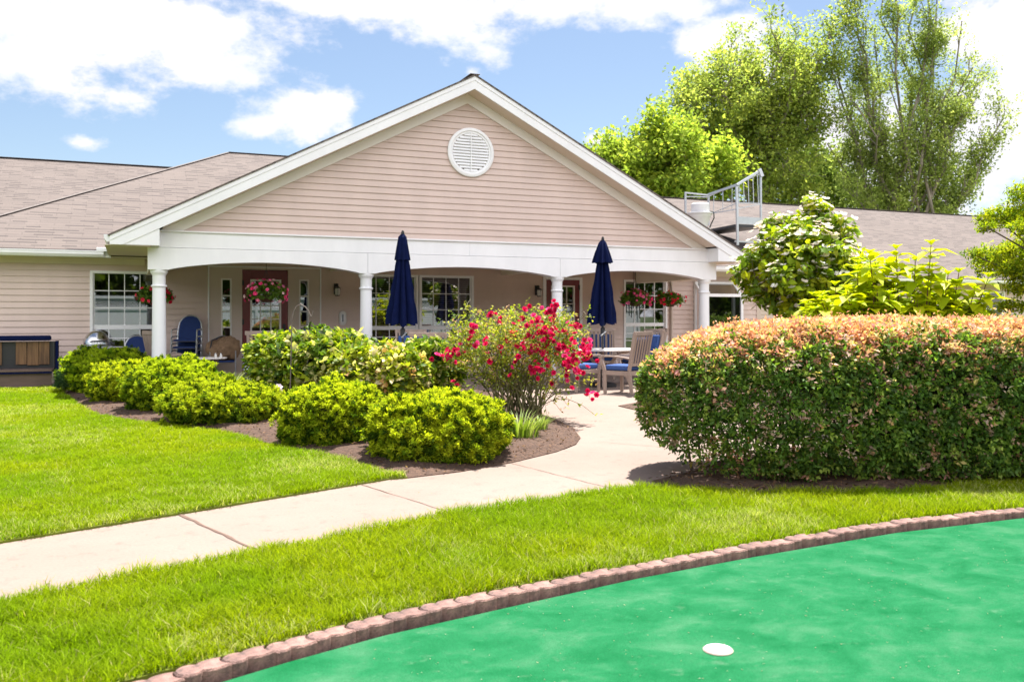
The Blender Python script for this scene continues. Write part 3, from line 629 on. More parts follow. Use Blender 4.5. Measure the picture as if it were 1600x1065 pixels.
# side beams, cross beams, ceiling
boxes('side_beam', M['ceil'], [(-.16, .12, .31, 3.05, 2.23, 2.60), (11.62, 11.9, .31, 3.05, 2.23, 2.6)], H)
boxes('cross_beam', M['ceil'], [(3.68, 3.9, .305, 3.07, 2.38, 2.57), (7.84, 8.06, .305, 3.07, 2.38, 2.57)], H)
m = MB(); m.box(-.1, 11.8, .31, 3.08, 2.575, 2.6); m.build('porch_ceiling', M['ceil'], H)
# gable
RX, RZ, RS = 5.86, 6.17, .512
rf = lambda x: RZ-RS*abs(x-RX)
siding('gable_wall', (2.90, 5.93, lambda z: (RX-(RZ-.25-z)/RS, RX+(RZ-.25-z)/RS)), .06, [], Cc)
def slope_strip(m, xa, xb, top, bot, y0, y1):   # strip following the roof slope, top/bot offsets below roof line
    m.add([(x, y, rf(x)-o) for x in (xa, xb) for y in (y0, y1) for o in (top, bot)], [(0, 1, 5, 4), (2, 3, 7, 6), (0, 2, 3, 1), (4, 5, 7, 6), (0, 4, 6, 2), (1, 3, 7, 5)])
for s in (-1, 1):
    e = RX+s*6.66
    m = MB(); slope_strip(m, RX, e, .0, .085, -.412, -.37); 
    xk = RX+s*(RZ-.255-2.61)/RS; m.prism([(RX, RZ-.086), (e, rf(e)-.086), (e, 2.61), (xk, 2.61), (RX, RZ-.255)], 'y', -.40, -.37); m.build('rake_board', M['white'], H)
    m = MB(); slope_strip(m, RX, RX+s*5.8, .245, .258, -.37, .05); m.build('rake_soffit', M['soffit'], H)
    m = MB(); slope_strip(m, RX, RX+s*5.82, .26, .455, .02, .056); m.build('rake_frieze', M['rake'], H)
    # eave return box
    xi = RX+s*5.865; xo = RX+s*6.6; pl = [(xi, 2.612), (xk, 2.612), (xi, rf(xi)-.25)]
    m = MB(); m.prism(pl, 'y', -.385, .28); m.build('eave_return', M['white'], H)
    x0, x1 = sorted((RX+s*6.62, RX+s*6.0))
    m = MB(); m.box(x0-.12, x1, -.365, 2.59, 2.598, 2.609); m.build('soffit', M['soffit'], H)
    m = MB(); m.box(*sorted((xo, xo+s*.025)), -.36, 2.6, 2.6, 2.76); m.build('eave_fascia', M['white'], H)
def gutter(pts_axis, a0, a1, at, z, s):           # K-style gutter profile swept along x or y
    pr = [(0, 0), (.075, 0), (.115, .05), (.115, .085), (.125, .095), (.125, .12), (.112, .12), (.112, .1), (.1, .09), (.068, .012), (.012, .012), (.012, .12), (0, .12)]
    m = MB(); n = len(pr); vs_ = []
    for t in (a0, a1):
        for q in pr: vs_.append((at+s*q[0], t, z+q[1]) if pts_axis == 'y' else (t, at+s*q[0], z+q[1]))
    m.add(vs_, [(i, (i+1) % n, n+(i+1) % n, n+i) for i in range(n)])
    for base in (0, n): m.add([vs_[base+i] for i in (0, 1, 2, 5, 11)], [(0, 1, 2, 3, 4)])
    return m.build('gutter', M['white'], H, fixn=True)
gutter('y', -.38, 2.55, RX-6.63, 2.655, -1); gutter('y', -.38, 2.55, RX+6.63, 2.655, 1)
gutter('x', -4.45, -.97, 2.6, 2.56, -1); gutter('x', 12.7, 16.05, 2.6, 2.56, -1); gutter('x', 16.2, 44, 6.2, 2.55, -1)
boxes('fascia', M['white'], [(-4.45, -.84, 2.6, 2.625, 2.55, 2.68), (12.56, 16.05, 2.6, 2.625, 2.55, 2.68), (16.06, 44, 6.2, 6.225, 2.55, 2.68)], H)
boxes('soffit', M['soffit'], [(-4.45, 16.05, 2.626, 3.1, 2.565, 2.58), (15.66, 44, 6.226, 6.75, 2.565, 2.58)], H)
boxes('frieze', M['soffit'], [(-4.03, -.2, 3.066, 3.1, 2.44, 2.563), (11.93, 15.62, 3.066, 3.1, 2.44, 2.563), (15.66, 44, 6.716, 6.75, 2.44, 2.563)], H)
# gutter end box (downspout elbow) at the porch corner
m = MB(); m.box(-1.1, -.80, 2.47, 2.6, 2.665, 2.745); m.build('gutter_end', M['white'], H, bevel=.01)
# downspout beside the right column
m = MB(); m.tube([(12.5, 2.55, 2.6), (12.5, 2.7, 2.5), (12.66, 3.02, 2.35), (12.72, 3.03, 2.25), (12.72, 3.03, .1)], .035, 8); m.build('downspout', M['panel'], H)
# round louvred vent
V = empty('round_vent', (0, 0, 0)); V.parent = H; vc = (5.93, 4.72)
m = MB(); n = 64; pr = [(.50, .0), (.50, -.045), (.465, -.06), (.44, -.06), (.425, -.04), (.395, -.04), (.385, -.01)]
vs_ = [(vc[0]+r*math.cos(2*math.pi*k/n), .045+d, vc[1]+r*math.sin(2*math.pi*k/n)) for r, d in pr for k in range(n)]
m.add(vs_, [(i*n+k, i*n+(k+1) % n, (i+1)*n+(k+1) % n, (i+1)*n+k) for i in range(len(pr)-1) for k in range(n)]); m.build('ring', M['white'], V, True)
m = MB()
for i in range(-6, 7):
    z = vc[1]+i*.06; hw = math.sqrt(max(0, .388**2-(i*.06)**2))
    if hw > .06: m.add([(vc[0]-hw, .0, z-.022), (vc[0]+hw, .0, z-.022), (vc[0]+hw, .03, z+.034), (vc[0]-hw, .03, z+.034), (vc[0]-hw, .010, z-.027), (vc[0]+hw, .010, z-.027)], [(0, 1, 2, 3), (0, 1, 5, 4)])
m.build('louvre', M['white'], V, fixn=False)
m = MB(); m.box(vc[0]-.012, vc[0]+.012, -.005, .01, vc[1]-.39, vc[1]+.39); m.build('mullion', M['white'], V)
m = MB(); m.lathe([(0, 0), (.39, 0), (.39, .004), (0, .004)], n=40); m.v = [(vc[0]+v[0], .052-v[2]*.3, vc[1]+v[1]) for v in m.v]; m.build('backing', M['room'], V)

# roofs
def roof(name, polys, u_dirs, thick=.035):
    m = MB(); uvs = []
    for poly, u in zip(polys, u_dirs):
        P = [Vector(p) for p in poly]; nn = (P[1]-P[0]).cross(P[2]-P[0]).normalized(); nn = nn if nn.z > 0 else -nn
        u = Vector(u); v = nn.cross(u); T = P + [p-nn*thick for p in P]; n = len(P)
        m.add(T, [tuple(range(n)), tuple(range(2*n-1, n-1, -1))] + [(i, (i+1) % n, n+(i+1) % n, n+i) for i in range(n)])
        uvs += [(p.dot(u), p.dot(v)) for p in T]
    me = bpy.data.meshes.new(name); me.from_pydata(m.v, [], m.f); ul = me.uv_layers.new(name='UVMap')
    for lp in me.loops: ul.data[lp.index].uv = uvs[lp.vertex_index]
    bm = bmesh.new(); bm.from_mesh(me); bmesh.ops.recalc_face_normals(bm, faces=bm.faces); bm.to_mesh(me); bm.free()
    me.materials.append(M['shingle']); o = bpy.data.objects.new(name, me); COL.objects.link(o); o.parent = H; return o
E0, E1, RY, RZB = -4.45, 16.05, 9.1, 5.93
A_ = (E0-.03, 2.56, 2.70); B_ = (E1+.03, 2.56, 2.70); C_ = (E1-6.5, RY, RZB+.03); D0 = (E0+6.5, RY, RZB+.03); A2 = (E0-.03, 15.6, 2.7); B2 = (E1+.03, 15.6, 2.7)
roof('main_roof', [[A_, B_, C_, D0], [A_, D0, A2], [B_, B2, C_], [A2, D0, C_, B2]], [(1,0,0), (0,1,0), (0,1,0), (1,0,0)])
for a, b in ((A_, D0), (B_, C_), (D0, C_)):
    m = MB(); m.bar(a, b, .14, .010); m.v = [(v[0], v[1], v[2]+.006) for v in m.v]; m.build('ridge_cap', M['ridge'], H)
wz = 2.7; wr = 2.7+.5*6.6
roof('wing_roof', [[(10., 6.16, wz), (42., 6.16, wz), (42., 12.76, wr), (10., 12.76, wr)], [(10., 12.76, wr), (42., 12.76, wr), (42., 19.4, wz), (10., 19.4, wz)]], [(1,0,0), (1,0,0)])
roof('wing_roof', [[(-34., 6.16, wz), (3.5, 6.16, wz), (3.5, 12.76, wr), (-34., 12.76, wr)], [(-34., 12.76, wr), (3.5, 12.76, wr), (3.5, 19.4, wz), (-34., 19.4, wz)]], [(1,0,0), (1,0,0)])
for a, b in ((10., 42.), (-34., 3.5)): MB().bar((a, 12.76, wr+.004), (b, 12.76, wr+.004), .2, .012).build('ridge_cap', M['ridge'], H)
for a in (41.5, -33.6): MB().prism([(6.75, 0), (18.8, 0), (18.8, 2.6), (12.76, 5.9), (6.75, 2.6)], 'x', a, a+.1).build('wall', M['siding'], H)
e = 6.69
roof('porch_roof', [[(RX, -.43, RZ+.03), (RX-e, -.43, RZ+.03-RS*e), (RX-e, 2.7, RZ+.03-RS*e), (RX, 9.1, RZ+.03)], [(RX, -.43, RZ+.03), (RX, 9.1, RZ+.03), (RX+e, 2.7, RZ+.03-RS*e), (RX+e, -.43, RZ+.03-RS*e)]], [(0,1,0), (0,1,0)], .028)
m = MB(); m.bar((RX, -.425, RZ+.034), (RX, 9.1, RZ+.034), .20, .014); m.build('ridge_cap', M['ridge'], H)

# wall lamps, plaque
lampm = leafmat('lamp_glass', .3)
def wall_lamp(x, z, lab):
    t = empty('wall_lamp', (x, 3.085, z), 0, lab, 'wall lamp', 'wall lamps on the porch')
    m = MB(); m.box(-.05, .05, -.02, 0, -.1, .14); m.tube([(0, -.02, .08), (0, -.09, .14), (0, -.15, .12), (0, -.15, .06)], .012, 8); m.build('bracket', M['black'], t)
    m = MB(); m.lathe([(.0, .075), (.03, .07), (.075, .035), (.08, .03), (.0, .03)], (0, -.15, 0), 16); m.build('hood', M['dark'], t)
    m = MB(); m.lathe([(.05, .03), (.062, -.02), (.05, -.12), (.03, -.13), (.0, -.13)], (0, -.15, 0), 16); m.build('glass', M['plaque'], t, True)
    m = MB()
    for k in range(4): a = k*math.pi/2; m.tube([(.064*math.cos(a), -.15+.064*math.sin(a), .03), (.053*math.cos(a), -.15+.053*math.sin(a), -.125)], .005, 6)
    m.lathe([(.0, -.145), (.05, -.14), (.055, -.12), (.0, -.12)], (0, -.15, 0), 16); m.build('cage', M['black'], t)
wall_lamp(3.81, 1.97, 'black wall lamp on siding right of the first red door'); wall_lamp(8.81, 1.99, 'black wall lamp on siding left of the second red door')
t = empty('wall_plaque', (3.96, 3.08, 1.33), 0, 'pale oval plaque on the siding below a wall lamp', 'plaque')
m = MB(); pl = [(.085*math.cos(a)*1., .085*math.sin(a)+(.08 if math.sin(a) > 0 else -.08)) for a in [2*math.pi*k/32 for k in range(32)]]; m.prism(pl, 'y', -.025, 0); m.build('plate', M['plaque'], t, bevel=.006)
m = MB(); m.prism([(x*.45, z*.62) for x, z in pl], 'y', -.032, -.025); m.build('slot', M['alu'], t)
m = MB(); m.box(-.012, .012, -.036, -.0325, -.08, .08); m.build('tube', M['dark'], t)
# ================================================================ furniture
def armchair(name, label, group):
    """high-backed slatted armchair facing -y, seat and back cushions"""
    t = empty(name, (0, 0, 0), 0, label, 'chair', group); W2 = .285
    for s in (-1, 1):
        m = MB(); x = s*W2; pts = [(x, -.25, 0), (x, -.255, .40), (x, -.29, .50), (x, -.33, .60), (x, -.33, .645)]
        for a, b in zip(pts[:-1], pts[1:]): m.bar(a, b, .038, .055, (0, 1, 0))
        m.build('leg', M['wood'], t, bevel=.004)
        m = MB(); pts = [(x, .30, .0), (x, .25, .42), (x, .30, .75), (x, .365, 1.08)]
        for a, b in zip(pts[:-1], pts[1:]): m.bar(a, b, .038, .06, (0, 1, 0))
        m.build('leg', M['wood'], t, bevel=.004)
        m = MB(); pts = [(x, -.38, .635), (x, -.27, .665), (x, -.05, .665), (x, .15, .645), (x, .28, .625)]
        for a, b in zip(pts[:-1], pts[1:]): m.bar(a, b, .06, .03)
        m.build('armrest', M['wood'], t, bevel=.005)
    m = MB(); m.bar((-W2, -.25, .37), (W2, -.25, .37), .03, .07); m.bar((-W2, .25, .37), (W2, .25, .37), .03, .07)
    for s in (-1, 1): m.bar((s*W2, -.25, .37), (s*W2, .25, .37), .028, .07)
    for k in range(5): m.bar((-W2, -.2+k*.1, .40), (W2, -.2+k*.1, .40), .07, .018)
    m.build('seat_frame', M['wood'], t)
    m = MB(); m.bar((-W2-.03, .37, 1.075), (W2+.03, .37, 1.075), .032, .07, (0, 0, 1)); m.bar((-W2, .265, .52), (W2, .265, .52), .03, .05)
    for k in range(6): x = -.215+k*.086; m.bar((x, .268, .53), (x, .365, 1.05), .045, .018, (0, 1, 0))
    m.build('backrest', M['wood'], t, bevel=.003)
    m = MB(); m.box(-.265, .265, -.27, .22, .415, .51); m.build('seat_cushion', M['cush'], t, bevel=.03)
    m = MB(); a = Vector((0, .225, .53)); b = Vector((0, .305, .99)); m.bar(a, b, .5, .06, (0, 1, 0)); m.build('back_cushion', M['cush'], t, bevel=.025)
    return t
def sling_chair(name, label, group):
    t = empty(name, (0, 0, 0), 0, label, 'chair', group)
    for s in (-1, 1):
        x = s*.25
        m = MB(); m.tube([(x, -.24, 0), (x, -.22, .42), (x, -.24, .62), (x, -.2, .66), (x, .1, .67), (x, .22, .66)], .014, 8); m.build('arm', M['alu'], t, True)
        m = MB(); m.tube([(x, .32, 0), (x, .22, .42), (x*.98, .24, .6)], .014, 8); m.build('leg', M['alu'], t, True)
    m = MB(); m.tube([(-.25, -.2, .43), (.25, -.2, .43)], .013, 8); m.tube([(-.25, .2, .41), (.25, .2, .41)], .013, 8); m.build('seat_rail', M['alu'], t)
    m = MB(); pts = [(-.25, .22, .42), (-.245, .26, .65), (-.22, .30, .80)] + [(-.2*math.cos(a), .30+.045*math.sin(a), .80+.155*math.sin(a)) for a in [k*math.pi/10 for k in range(1, 10)]] + [(.22, .30, .80), (.245, .26, .65), (.25, .22, .42)]
    m.tube(pts, .014, 8); m.build('back_frame', M['alu'], t, True)
    m = MB(); out = [(-.225, .43), (-.225, .62), (-.2, .80)] + [(-.19*math.cos(a), .80+.14*math.sin(a)) for a in [k*math.pi/10 for k in range(1, 10)]] + [(.2, .80), (.225, .62), (.225, .43)]
    yb = lambda z: .215+(z-.42)*.24; n = len(out)
    m.add([(x, yb(z)-.02, z) for x, z in out]+[(x, yb(z)+.012, z) for x, z in out], [tuple(range(n)), tuple(range(2*n-1, n-1, -1))]+[(i, (i+1) % n, n+(i+1) % n, n+i) for i in range(n)]); m.build('backrest', M['sling'], t)
    m = MB(); m.box(-.23, .23, -.22, .21, .425, .46); m.build('seat', M['sling'], t, bevel=.015)
    return t
def face(dx, dz):                              # rotation so a chair's -y front points along a camera-relative direction
    d = RT*dx+FW*dz; return math.atan2(d[0], -d[1])
GC1 = 'patio chairs around the umbrella tables'
ch = armchair('patio_armchair', 'weathered armchair with blue seat cushion, nearest the hedge at the white table', GC1)
ch.location = (*XZ(2.04, 16.1), 0); ch.rotation_euler.z = face(-.78, .62)
def arm(X, Z, dx, dz, lab, grp=GC1):
    o = dup(ch, (*XZ(X, Z), 0), face(dx, dz), lab); o['group'] = grp; return o
arm(1.22, 16.55, .80, .60, 'weathered armchair half hidden behind the rose bush, left of the white table')
arm(1.42, 18.55, .45, -.9, 'blue cushioned armchair behind the white table, just right of the rose flowers')
arm(2.62, 18.3, -.85, -.5, 'blue cushioned armchair behind the chair nearest the hedge at the white table')
arm(1.95, 19.6, .15, .95, 'slat backed armchair at the wall behind the closed umbrella by the second red door')
arm(3.0, 19.9, -.95, -.1, 'armchair against the wall under the window with flower baskets')
arm(-1.98, 17.5, .1, -1., 'blue cushioned armchair facing the garden behind the left umbrella pole')
arm(-1.47, 15.3, -.2, .98, 'slat backed armchair with its back to the garden, right of the left umbrella pole')
arm(-3.35, 17.7, -.1, 1., 'slat backed armchair between the long bench and the second column')
arm(-6.42, 16.75, .75, .62, 'slat backed armchair standing behind the first white column', 'porch chairs left of the first red door')
GC2 = 'porch chairs left of the first red door'
s0 = sling_chair('stacking_chair', 'blue sling chair at the bottom of the stack beside the column', GC2)
p = XZ(-6.75, 18.55); s0.location = (*p, 0); s0.rotation_euler.z = face(.12, -1)
for k, lab in enumerate(('second blue sling chair from the bottom of the stack beside the column', 'third blue sling chair from the bottom of the stack beside the column', 'topmost blue sling chair of the stack beside the column')):
    d = RT*.12-FW; d = -d/np.linalg.norm(d)*.03*(k+1)
    o = dup(s0, (p[0]+d[0], p[1]+d[1], .145*(k+1)), face(.12, -1), lab)
dup(s0, (*XZ(-6.0, 18.6), 0), face(.3, -.95), 'blue sling chair under a brown canvas bag left of the red door')
o = dup(s0, (*XZ(-7.55, 18.1), .02), face(.45, -.9), 'single blue sling chair with rounded back under the left window')

def round_table(X, Z, r, h, lab, big=True):
    t = empty('patio_table' if big else 'side_table', (*XZ(X, Z), 0), .3, lab, 'table')
    m = MB(); m.lathe([(0, h-.03), (r-.03, h-.03), (r-.005, h-.02), (r, h-.008), (r-.008, h), (0, h)], n=56); m.build('table_top', M['top'], t, True)
    k_ = 4
    for k in range(k_):
        a = math.pi/4+k*math.pi/2; c, s = math.cos(a), math.sin(a); m = MB()
        if big:
            pts = [(c*r*.78, s*r*.78, 0), (c*r*.66, s*r*.66, .2), (c*r*.22, s*r*.22, .42), (c*r*.35, s*r*.35, .58), (c*r*.72, s*r*.72, h-.035)]
        else: pts = [(c*r*.82, s*r*.82, 0), (c*r*.25, s*r*.25, h*.55), (c*r*.5, s*r*.5, h-.035)]
        for q0, q1 in zip(pts[:-1], pts[1:]): m.bar(q0, q1, .05, .06)
        m.build('leg', M['wood'], t, bevel=.004)
    m = MB(); m.lathe([(r*.30, .38), (r*.30, .44), (r*.2, .44), (r*.2, .38)], n=24); m.build('stretcher', M['wood'], t)
    return t
round_table(1.79, 17.66, .70, .735, 'round white topped patio table under the right closed umbrella')
round_table(-1.98, 16.35, .66, .735, 'round patio table under the left closed umbrella behind the leafy shrubs')
sb = round_table(-5.73, 16.9, .345, .60, 'small round side table with crossed legs left of the red door', False)
def umbrella(X, Z, ztop, flare, lab, rz):
    t = empty('patio_umbrella', (*XZ(X, Z), 0), rz, lab, 'umbrella', 'closed navy umbrellas')
    m = MB(); m.tube([(0, 0, .02), (0, 0, ztop-.05)], .021, 12); m.build('pole', M['dark'], t, True)
    m = MB(); m.lathe([(.27, 0), (.27, .04), (.23, .07), (.08, .10), (.04, .12), (.04, .32), (.026, .33), (0, .33)], n=36); m.build('base', M['black'], t, True)
    m = MB(); m.lathe([(0, ztop+.01), (.018, ztop+.005), (.03, ztop-.03), (.026, ztop-.06), (.04, ztop-.075), (.03, ztop-.09), (0, ztop-.09)], n=16); m.build('finial', M['black'], t, True)
    ph = [random.uniform(-.25, .25) for _ in range(8)]; fa = [random.uniform(.86, 1.1) for _ in range(8)]; fb = [random.uniform(.6, 1.5) for _ in range(8)]
    def fn(depth, sc_z, irr):
        def f(r, z, a):
            k = a*8/(2*math.pi); i = int(k) % 8; fr = k-int(k); c = abs(math.cos(math.pi*fr+ph[i]*irr)); c2 = .5+.5*math.cos(2*math.pi*fr)
            g = fa[i]*(.5+.5*math.cos(math.pi*min(fr, 1-fr)*0))*(1-abs(2*fr-1)*0); w_ = 2*abs(fr-.5); rr = r*(1-min(.75, depth*1.5*fb[i]*(1-w_)**1.3))*(1+.05*math.sin(3*a+1)+.03*math.sin(5*z*3+a*2)+.025*math.sin(17*a+z*4)); dz = -sc_z*(w_ if sc_z else 0)*(.8+.4*math.sin(2*a))
            return (rr, z+dz)
        return f
    zb = 1.26
    prof = [(.035, ztop-.08)] + [(.06+.245*t_**1.05, ztop-.16-(ztop-.16-zb)*t_) for t_ in [i/16 for i in range(17)]] + [(.26, zb+.02), (.1, zb+.25)]
    m = MB(); m.lathe(prof, n=128, fn=lambda r, z, a: fn(.42, .07 if z < zb+.03 else 0, 1)(r, z, a)); m.build('canopy', M['navy'], t, True)
    if flare: prof = [(.034, ztop-.05), (.075, ztop-.1), (.15, ztop-.3), (.215, ztop-.49), (.20, ztop-.5), (.08, ztop-.4)]
    else: prof = [(.034, ztop-.05), (.075, ztop-.1), (.11, ztop-.3), (.148, ztop-.52), (.135, ztop-.53), (.07, ztop-.4)]
    m = MB(); m.lathe(prof, n=96, fn=fn(.22, .02, .5)); m.build('vent_tier', M['navy'], t, True)
    m = MB(); m.lathe([(.03, 1.0), (.045, 1.02), (.045, 1.14), (.03, 1.16)], n=16); m.build('crank_housing', M['dark'], t)
    m = MB(); m.tube([(0, -.04, 1.08), (0, -.09, 1.08), (-.14, -.10, 1.0), (-.14, -.14, 1.0)], .011, 8); m.build('crank_handle', M['alu'], t)
    m = MB(); 
    for k in range(8): a = k*math.pi/4; m.tube([(.03*math.cos(a), .03*math.sin(a), 1.22), (.14*math.cos(a), .14*math.sin(a), 1.5)], .006, 6)
    m.build('ribs', M['dark'], t)
    return t
umbrella(1.785, 17.62, 2.93, True, 'closed navy umbrella with flared top tier above the white table', .2)
umbrella(-1.99, 16.32, 2.93, False, 'closed navy umbrella left, before the double window', .55)
# garden bench with its back to the garden
B0 = gz(449, 17.75); bd = face(.05, 1.)
t = empty('garden_bench', (*B0, 0), bd, 'long slatted wooden bench before the red door, back to the garden', 'bench')
for s in (-1, 1):
    for y in (-.26, .26):
        m = MB(); m.bar((s*.66, y, 0), (s*.66, y+(.1 if y > 0 else 0), 1.04 if y > 0 else .62), .06, .06); m.build('leg', M['wood'], t, bevel=.004)
    m = MB(); m.bar((s*.66, -.32, .63), (s*.66, .3, .63), .07, .03); m.build('armrest', M['wood'], t, bevel=.004)
m = MB(); m.bar((-.72, .36, 1.05), (.72, .36, 1.05), .05, .08); m.bar((-.66, .28, .5), (.66, .28, .5), .04, .06)
for k in range(15): x = -.6+k*.0857; m.bar((x, .29, .52), (x, .355, 1.02), .045, .02, (0, 1, 0))
m.build('backrest', M['wood'], t)
m = MB()
for k in range(6): m.bar((-.66, -.25+k*.095, .42), (.66, -.25+k*.095, .42), .075, .025)
m.build('seat', M['wood'], t)
m = MB(); m.box(-.62, .62, -.26, .22, .435, .52); m.build('seat_cushion', M['cush'], t, bevel=.03)
m = MB(); m.bar((0, .21, .55), (0, .27, .94), 1.2, .07, (0, 1, 0)); m.build('back_cushion', M['cush'], t, bevel=.03)
# canvas bag on a porch chair
def lump(name, loc, sx, sy, sz, mat, seed, parent=None, amp=.5, fr=2.2):
    bm = bmesh.new(); bmesh.ops.create_icosphere(bm, subdivisions=4, radius=1)
    co_ = np.array([v.co[:] for v in bm.verts]); k = .72+amp*vnoise(co_*fr+seed)+.25*vnoise(co_*6+seed)*amp
    for v, q in zip(bm.verts, k): v.co = (v.co.x*q*sx, v.co.y*q*sy, v.co.z*q*sz)
    me = bpy.data.meshes.new(name); bm.to_mesh(me); bm.free(); me.polygons.foreach_set('use_smooth', [True]*len(me.polygons)); me.materials.append(mat)
    o = bpy.data.objects.new(name, me); COL.objects.link(o); o.location = loc; o.parent = parent; return o
p = XZ(-6.0, 18.55)
t = empty('canvas_bag', (*p, .46), .3, 'slouched brown canvas bag resting on a blue porch chair', 'bag')
lump('body', (0, 0, .22), .29, .2, .25, M['bag'], 3.1, t); lump('flap', (.08, -.16, .26), .2, .07, .2, M['bag'], 8.4, t, .7, 3.)
m = MB(); m.tube([(-.28, -.05, .2), (-.25, -.08, .42), (-.05, -.1, .5), (.15, -.05, .46), (.3, 0, .2)], .016, 8); m.build('strap', M['dark'], t, True)
# shakers on the side table
sx_, sy_ = sb.location[:2]
for k, (dx, lab) in enumerate(((.14, 'left of two tiny glass shakers on the small side table'), (.24, 'right of two tiny glass shakers on the small side table'))):
    p = (sx_+RT[0]*dx, sy_+RT[1]*dx, .60); t = empty('shaker', p, 0, lab, 'shaker', 'shakers on the side table')
    MB().lathe([(0, 0), (.022, 0), (.024, .03), (.018, .06), (0, .06)], n=14).build('jar', M['plaque'], t, True); MB().lathe([(0, .06), (.02, .06), (.018, .08), (0, .085)], n=14).build('lid', M['steel'], t, True)
# louvred bollard
t = empty('bollard_light', (*gz(386, 17.0), 0), 0, 'short domed bollard light with blue grey louvres beside the red door', 'bollard light')
MB().lathe([(.07, 0), (.07, .35), (.0, .35)], n=20).build('post', M['dark'], t, True)
m = MB()
for k in range(5): z = .36+k*.055; m.lathe([(.05, z), (.088, z), (.075, z+.028), (.05, z+.028)], n=24)
m.build('louvre', M['alu'], t); MB().lathe([(.05, .35), (.05, .64), (0, .64)], n=16).build('lens', M['navy'], t)
MB().lathe([(.09, .635), (.09, .65), (.075, .69), (.04, .715), (0, .725)], n=24).build('dome', M['alu'], t, True)
# kettle cooker with a steel dome
t = empty('barbecue', (*gz(151, 17.55), 0), .2, 'barbecue with a shiny steel dome lid under the left window', 'barbecue')
m = MB(); m.lathe([(.0, .80), (.25, .80), (.255, .82)] + [(.245*math.cos(a), .83+.27*math.sin(a)) for a in [k*math.pi/24 for k in range(0, 12)]] + [(0, 1.10)], n=40); m.build('lid', M['steel'], t, True)
m = MB(); m.box(-.25, .25, -.25, .25, .62, .795); m.build('firebox', M['alu'], t, bevel=.01)
m = MB(); m.tube([(-.15, -.22, .88), (-.13, -.29, .9), (.13, -.29, .9), (.15, -.22, .88)], .012, 8); m.build('handle', M['dark'], t)
m = MB(); m.box(-.23, .23, -.22, .22, .1, .615); m.build('cabinet', M['cap'], t, bevel=.006)
for sx in (-.2, .2):
    for sy in (-.18, .18): MB().box(sx-.025, sx+.025, sy-.025, sy+.025, 0, .1).build('leg', M['dark'], t)
# swing bench at the left edge
t = empty('swing_bench', (-2.75, 2.25, 0), 0, 'dark framed bench with navy top rail and worn wooden back boards', 'bench')
xr, xl = .96, -1.15
m = MB(); m.bar((xl, .1, .955), (xr-.10, .1, .955), .16, .10); m.build('canopy_roll', M['navy'], t, bevel=.03)
for x in (xr, xl):
    m = MB(); m.bar((x, .12, .0), (x, .12, .90), .055, .09); m.build('post', M['navy'], t, bevel=.006)
    m = MB(); m.bar((x, .1, .34), (x, -.42, .02), .04, .05); m.build('leg', M['dark'], t)
    m = MB(); m.bar((x-.06, .1, .33), (x-.06, .1, .88), .03, .05); m.build('hanger', M['black'], t)
for x, wd in ((-1.05, .27), (-.77, .24), (-.52, .27), (-.24, .26), (.25, .19), (.445, .2), (.65, .18)):
    m = MB(); z0 = .44+random.uniform(-.012, .012); m.box(x, x+wd-.006, .12, .145, z0, .885); m.build('back_board', M['plank'], t, bevel=.005)
m = MB(); m.box(xl+.03, xr-.03, .16, .175, .3, .89); m.build('gap_shade', M['black'], t)  # black sheet behind the boards, standing in for shade in their gaps
m = MB(); m.box(xl, xr-.05, -.40, .11, .335, .375); m.build('seat', M['plank_low'], t, bevel=.005)
m = MB(); m.box(xl, xr-.05, -.41, -.40, .30, .33); m.build('seat_edge', M['navy'], t)
m = MB(); m.box(xl, xr-.06, -.35, -.33, .03, .295); m.build('apron', M['plank_low'], t)
m = MB(); m.box(xl-.2, xr+.25, -.47, .5, .0, .012); tag(m.build('landing', M['conc']), kind='structure').location = (-2.75, 2.25, -.001)
# shepherd's hook
hp = gz(452, 12.0); t = empty('shepherd_hook', (*hp, 0), -YAW+.12, 'thin rusty metal plant hook standing among the bushes', 'plant hook')
s = 12./1400
hk = [(.0, 0, 0), (.02, 0, .7), (.033, 0, 1.30), (.05, 0, 1.42), (.09, 0, 1.51), (.15, 0, 1.545), (.21, 0, 1.51), (.255, 0, 1.45), (.275, 0, 1.395), (.29, 0, 1.385), (.305, 0, 1.40), (.31, 0, 1.46)]
MB().tube(hk[:3], .0075, 8).build('stake', M['hook'], t, True); MB().tube(hk[2:], [.0075]*8+[.006, .005], 8).build('hook', M['hook'], t, True)

# rooftop fan and guarded work platform (on the right wing's roof)
t = empty('roof_fan', (*gz(1094, 29.0), 3.95), 0, 'pale exhaust fan on the roof beside the metal platform', 'roof fan')
MB().lathe([(.33, -.6), (.33, .25), (0, .25)], n=32).build('curb', M['cap'], t, True)
MB().lathe([(.20, .25), (.24, .35), (.33, .62), (.36, .66), (.36, .72), (.0, .72)], n=32).build('cowl', M['cap'], t, True)
MB().lathe([(.36, .70), (.40, .71), (.40, .75), (.29, .78), (.29, 1.03), (.26, 1.06), (0, 1.07)], n=32).build('drum', M['cap'], t, True)
m = MB(); m.tube([(.28, -.1, .8), (.42, -.15, .78), (.47, -.1, .6), (.42, 0, .4), (.4, .1, .2)], .02, 8); m.build('hose', M['dark'], t, True)
Zp = 29.5
def pp(px, py, Z=Zp): return Vector(Dp(px, py, Z))
t = empty('roof_platform', (0, 0, 0), 0, 'aluminium work platform with guard rails standing on the roof', 'work platform')
org = pp(1151, 352); t.location = org
def pl_(px, py, Z=Zp): return pp(px, py, Z)-org
nl, nr_, fl, fr_ = pl_(1104, 360, 30.2), pl_(1190, 352, 29.9), pl_(1140, 361.5, 31.0), pl_(1190, 353.5, 31.4)
cn = pl_(1151, 350)
